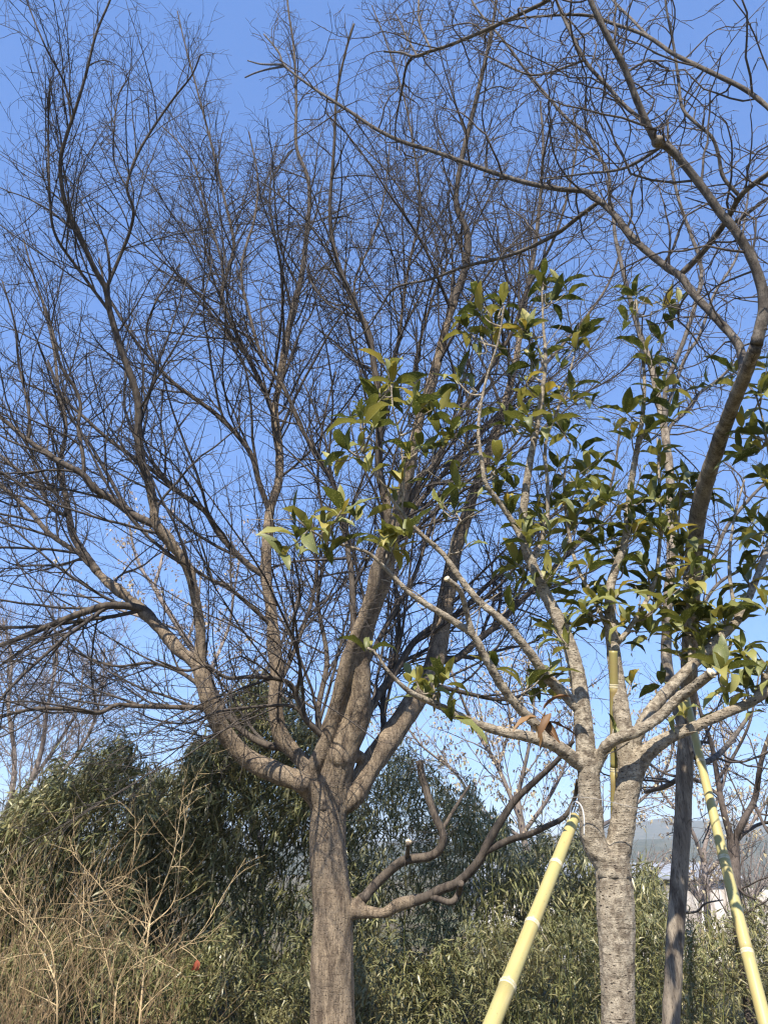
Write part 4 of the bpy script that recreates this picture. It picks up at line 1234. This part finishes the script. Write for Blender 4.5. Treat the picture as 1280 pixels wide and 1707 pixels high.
back_tree('distant_tree', [
    ('t', [(-20, 1480), (-5, 1400), (8, 1360), (25, 1320)], [12, 11, 9], 17, None),
    ('a', [(8, 1360), (50, 1305), (70, 1250), (80, 1180), (95, 1100), (90, 1040)], [11, 9, 7, 5, 3], 17, 't'),
    ('b', [(0, 1380), (60, 1320), (110, 1280), (150, 1220), (170, 1150), (175, 1080)], [9, 8, 6, 4, 2.5], 16, 't'),
    ('c', [(20, 1330), (25, 1260), (15, 1180), (20, 1100), (5, 1030)], [9, 7, 5, 3], 18, 't'),
    ('d', [(-5, 1400), (-40, 1300), (-60, 1200), (-50, 1100)], [10, 8, 5, 3], 17, 't'),
    ('e', [(45, 1310), (90, 1250), (130, 1180), (140, 1110)], [7, 5, 3], 18, 'a')], 17,
    'fine-twigged grey bare tree standing behind the pale bamboo', M_FAR, (1.5, 0.6, 0.25), 0.22, 0.13, 0.09, (0.008, 0.0055, 0.0045))
back_tree('seed_tree', [
    ('t', [(440, 1420), (400, 1300), (345, 1130), (300, 1050), (272, 1005), (256, 975)], [12, 11, 10, 8], 12.5, None),
    ('a', [(256, 975), (240, 955), (225, 920), (215, 870)], [6, 5, 3], 12.5, 't'),
    ('b', [(258, 978), (266, 950), (272, 925), (285, 880)], [6, 5, 3], 12.8, 't'),
    ('c', [(300, 1050), (240, 1030), (180, 1010), (130, 990)], [5, 4, 3], 12.2, 't'),
    ('d', [(345, 1130), (380, 1050), (390, 990), (400, 930)], [6, 5, 3], 13, 't'),
    ('e', [(370, 1200), (440, 1120), (480, 1050), (500, 980)], [6, 5, 3], 13, 't'),
    ('f', [(310, 1070), (330, 1010), (335, 950)], [5, 4, 2], 12.6, 't')], 12.5,
    'slender tree with pale seed clusters seen through the limbs of the big tree', M_FAR, (0.8, 0.35), 0.28, 0.2, None, (0.005, 0.004, 0.003), 250, up=0.07)
back_tree('seed_tree', [
    ('t', [(890, 1520), (880, 1440), (870, 1380), (860, 1320)], [13, 12, 10], 13.5, None),
    ('a', [(868, 1370), (830, 1280), (790, 1210), (760, 1140), (740, 1080)], [8, 7, 5, 3], 13.5, 't'),
    ('b', [(862, 1330), (880, 1250), (890, 1180), (880, 1100)], [8, 6, 4, 2.5], 13, 't'),
    ('c', [(872, 1390), (920, 1320), (950, 1250), (960, 1180)], [8, 6, 4, 2.5], 14, 't'),
    ('d', [(875, 1400), (800, 1350), (760, 1290), (700, 1240), (660, 1180)], [7, 5, 4, 2.5], 14, 't'),
    ('e', [(880, 1440), (960, 1400), (1060, 1340), (1110, 1280), (1130, 1200)], [8, 6, 5, 3], 13, 't'),
    ('f', [(830, 1280), (850, 1200), (830, 1130)], [5, 4, 2], 13.5, 'a')], 13.5,
    'bare tree hung with pale seed clusters behind the bamboo and yellow pole', M_FAR, (1.1, 0.42), 0.2, 0.17, None, (0.006, 0.0045, 0.003), 520, up=0.06)
back_tree('dark_tree', [
    ('t', [(1250, 1700), (1240, 1620), (1229, 1540), (1224, 1470), (1222, 1420), (1221, 1390)], [17, 16, 16, 18, 20, 20], 8.0, None),
    ('a', [(1222, 1410), (1205, 1350), (1196, 1300), (1185, 1240), (1165, 1180), (1150, 1110)], [12, 10, 8, 6, 4], 8.0, 't'),
    ('b', [(1222, 1405), (1240, 1365), (1258, 1330), (1268, 1270), (1290, 1200)], [12, 10, 8, 6], 7.8, 't'),
    ('c', [(1262, 1340), (1275, 1380), (1290, 1400)], [6, 5, 4], 7.4, 'b'),
    ('d', [(1232, 1400), (1262, 1375), (1290, 1370)], [7, 6, 5], 8.3, 't'),
    ('e', [(1196, 1300), (1225, 1255), (1250, 1200), (1265, 1120)], [6, 5, 4, 2.5], 8.3, 'a'),
    ('f', [(1224, 1470), (1240, 1490), (1270, 1505), (1300, 1530)], [4, 3, 2], 7.6, 't'),
    ('g', [(1200, 1330), (1160, 1300), (1110, 1290), (1060, 1260)], [6, 5, 3], 8.6, 'a'),
    ('h', [(1185, 1240), (1150, 1230), (1100, 1190)], [5, 4, 2], 8.5, 'a')], 8.0,
    'dark crooked bare tree behind the second yellow-green pole', bark('dark bark', (0.05, 0.04, 0.034), (0.13, 0.105, 0.09), (0.10, 0.085, 0.075), 18, 0.35, 0.6, 0.01), (0.75, 0.3, 0.14), 0.2, 0.13, 0.1, (0.005, 0.003, 0.0025), 60, wob=0.13, ang=0.8, up=0.04, kink=0.12)
back_tree('seed_tree', [
    ('t', [(1180, 1540), (1175, 1470), (1172, 1420)], [12, 11, 9], 15, None),
    ('a', [(1174, 1440), (1150, 1380), (1110, 1330), (1080, 1280), (1060, 1210)], [7, 6, 4, 2.5], 15, 't'),
    ('b', [(1172, 1420), (1190, 1350), (1210, 1280), (1200, 1200)], [7, 6, 4, 2.5], 15.5, 't'),
    ('c', [(1175, 1460), (1230, 1400), (1280, 1330), (1310, 1250)], [7, 6, 4, 2.5], 14.5, 't'),
    ('d', [(1150, 1380), (1140, 1310), (1120, 1240)], [5, 4, 2], 15, 'a')], 15,
    'small bare tree with tan seed clusters between grey trunk and dark tree', M_FAR, (0.9, 0.4), 0.22, 0.2, None, (0.006, 0.0045, 0.003), 260, up=0.05)
for (cx_, dd_, hgt, lab) in ((1165, 34, 70, 'low grey leafless bush above the white wall'), (1250, 30, 95, 'taller grey leafless bush beside the end of the white wall'), (1060, 36, 80, 'grey leafless bush at the hidden end of the white wall')):
    yb = 1500
    lim = [('t', [(cx_, yb + 40), (cx_ + 2, yb)], [7, 6], dd_, None)]
    for k in range(9):
        an = (k - 4) * 0.24
        lim.append(('b%d' % k, [(cx_ + 1, yb + 6), (cx_ + math.sin(an) * hgt * 0.5, yb - hgt * 0.5), (cx_ + math.sin(an) * hgt * 0.9 + 4, yb - hgt)], [4, 3, 1.6], dd_ + (k % 3 - 1) * 1.2, 't'))
    back_tree('leafless_bush', lim, dd_, lab, M_FAR, (0.9, 0.4), 0.2, 0.18, None, (0.010, 0.008, 0.007), up=0.05, rmax=0.2)

# ------------------------------------------------------------------ the white wall building beyond
m, nt, bs, out = new_mat('weathered whitewash')
tc = nd(nt, 'ShaderNodeTexCoord').outputs['Object']
mp = nd(nt, 'ShaderNodeMapping', {'Vector': tc, 'Scale': (1, 1, 0.18)}).outputs[0]
n1 = nd(nt, 'ShaderNodeTexNoise', {'Vector': mp, 'Scale': 1.7, 'Detail': 8.0, 'Roughness': 0.7}).outputs[0]
n2 = nd(nt, 'ShaderNodeTexNoise', {'Vector': tc, 'Scale': 0.9, 'Detail': 5.0}).outputs[0]
c = ramp(nt, n1, [(0.36, (0.20, 0.17, 0.14)), (0.50, (0.55, 0.50, 0.45)), (0.6, (0.78, 0.76, 0.73))])
c = mix(nt, ramp(nt, n2, [(0.5, (0, 0, 0)), (0.7, (0.6, 0.6, 0.6))]), c, (0.42, 0.44, 0.45))
nt.links.new(c, bs.inputs['Base Color'])
M_WALL = m
M_ROOF = plain('grey roof sheet', (0.20, 0.22, 0.25), (0.32, 0.34, 0.37), 1.2, 0.6)
M_SHADE = plain('dark opening', (0.02, 0.02, 0.02), (0.05, 0.05, 0.05), 2, 0.7)


def box(acc, lo, hi):
    lo, hi = np.array(lo), np.array(hi)
    v = np.array([[(hi if i & 1 else lo)[0], (hi if i & 2 else lo)[1], (hi if i & 4 else lo)[2]] for i in range(8)])
    acc.add(v, [[0, 2, 3, 1], [4, 5, 7, 6], [0, 1, 5, 4], [2, 6, 7, 3], [0, 4, 6, 2], [1, 3, 7, 5]])


wd_ = 46.0
wl, wr = P(800, 1470, wd_)[0], P(1226, 1470, wd_)[0]
zt = P(1180, 1466, wd_)[2]
gz = float(ground_z(np.array(10.0), np.array(wd_)))
wroot = empty('white_building', ((wl + wr) / 2, wd_, gz), 'long low white building with stained walls and grey roof beyond the undergrowth', 'building')
a = Acc()
box(a, (wl, wd_, gz - 0.5), (wr, wd_ + 6, zt))
link('wall', a.mesh('wall', wroot.location, False), M_WALL, wroot)
for k in range(9):
    x_ = wl + 0.6 + k * (wr - wl - 1.2) / 8
    a = Acc()
    box(a, (x_ - 0.14, wd_ - 0.16, gz - 0.4), (x_ + 0.14, wd_ - 0.002, zt - 0.04))
    link('pilaster', a.mesh('pilaster', wroot.location, False), M_WALL, wroot)
a = Acc()
v = np.array([[wl - 0.3, wd_ - 0.4, zt + 0.004], [wr + 0.3, wd_ - 0.4, zt + 0.004], [wr + 0.3, wd_ + 3, zt + 0.75], [wl - 0.3, wd_ + 3, zt + 0.75], [wr + 0.3, wd_ + 6.4, zt + 0.004], [wl - 0.3, wd_ + 6.4, zt + 0.004]])
v = np.concatenate([v, v + [0, 0, 0.10]])
a.add(v, [[6, 7, 8, 9], [9, 8, 10, 11], [0, 3, 2, 1], [3, 5, 4, 2], [0, 1, 7, 6], [5, 11, 10, 4], [1, 2, 8, 7], [2, 4, 10, 8], [0, 6, 9, 3], [3, 9, 11, 5]])
link('roof', a.mesh('roof', wroot.location, False), M_ROOF, wroot)
w2 = P(1238, 1480, 40)[0]
z2 = P(1250, 1478, 40)[2]
gz2 = float(ground_z(np.array(18.0), np.array(40.0)))
a = Acc()
v = np.array([[w2, 40, gz2 - 0.4], [w2 + 5, 40, gz2 - 0.4], [w2 + 5, 40, z2 - 1.0], [w2 + 1.2, 40, z2 - 0.15], [w2, 40, z2], [w2, 41.2, gz2 - 0.4], [w2 + 5, 41.2, gz2 - 0.4], [w2 + 5, 41.2, z2 - 1.0], [w2 + 1.2, 41.2, z2 - 0.15], [w2, 41.2, z2]])
a.add(v, [[0, 1, 2, 3], [5, 8, 7, 6], [0, 5, 6, 1], [1, 6, 7, 2], [2, 7, 8, 3], [3, 8, 9, 4], [0, 4, 9, 5]], [[0, 3, 4], [5, 9, 8]])
tag(link('white_wall', a.mesh('white_wall', (0, 0, 0), False), M_WALL), 'sloping end of a white weathered wall behind the dark tree', 'wall')

# ------------------------------------------------------------------ the air
a = Acc()
box(a, (-4200, -4200, -16), (4200, 4200, 135))
m = bpy.data.materials.new('haze')
m.use_nodes = True
m.node_tree.nodes.clear()
ho = m.node_tree.nodes.new('ShaderNodeOutputMaterial')
pv = m.node_tree.nodes.new('ShaderNodeVolumePrincipled')
pv.inputs['Color'].default_value = (0.86, 0.92, 1.0, 1)
pv.inputs['Density'].default_value = 0.00045
pv.inputs['Anisotropy'].default_value = 0.0
m.node_tree.links.new(pv.outputs[0], ho.inputs['Volume'])
tag(link('haze', a.mesh('haze', (0, 0, 0), False), m), 'thin bluish air haze over the whole place', 'haze', kind='stuff')
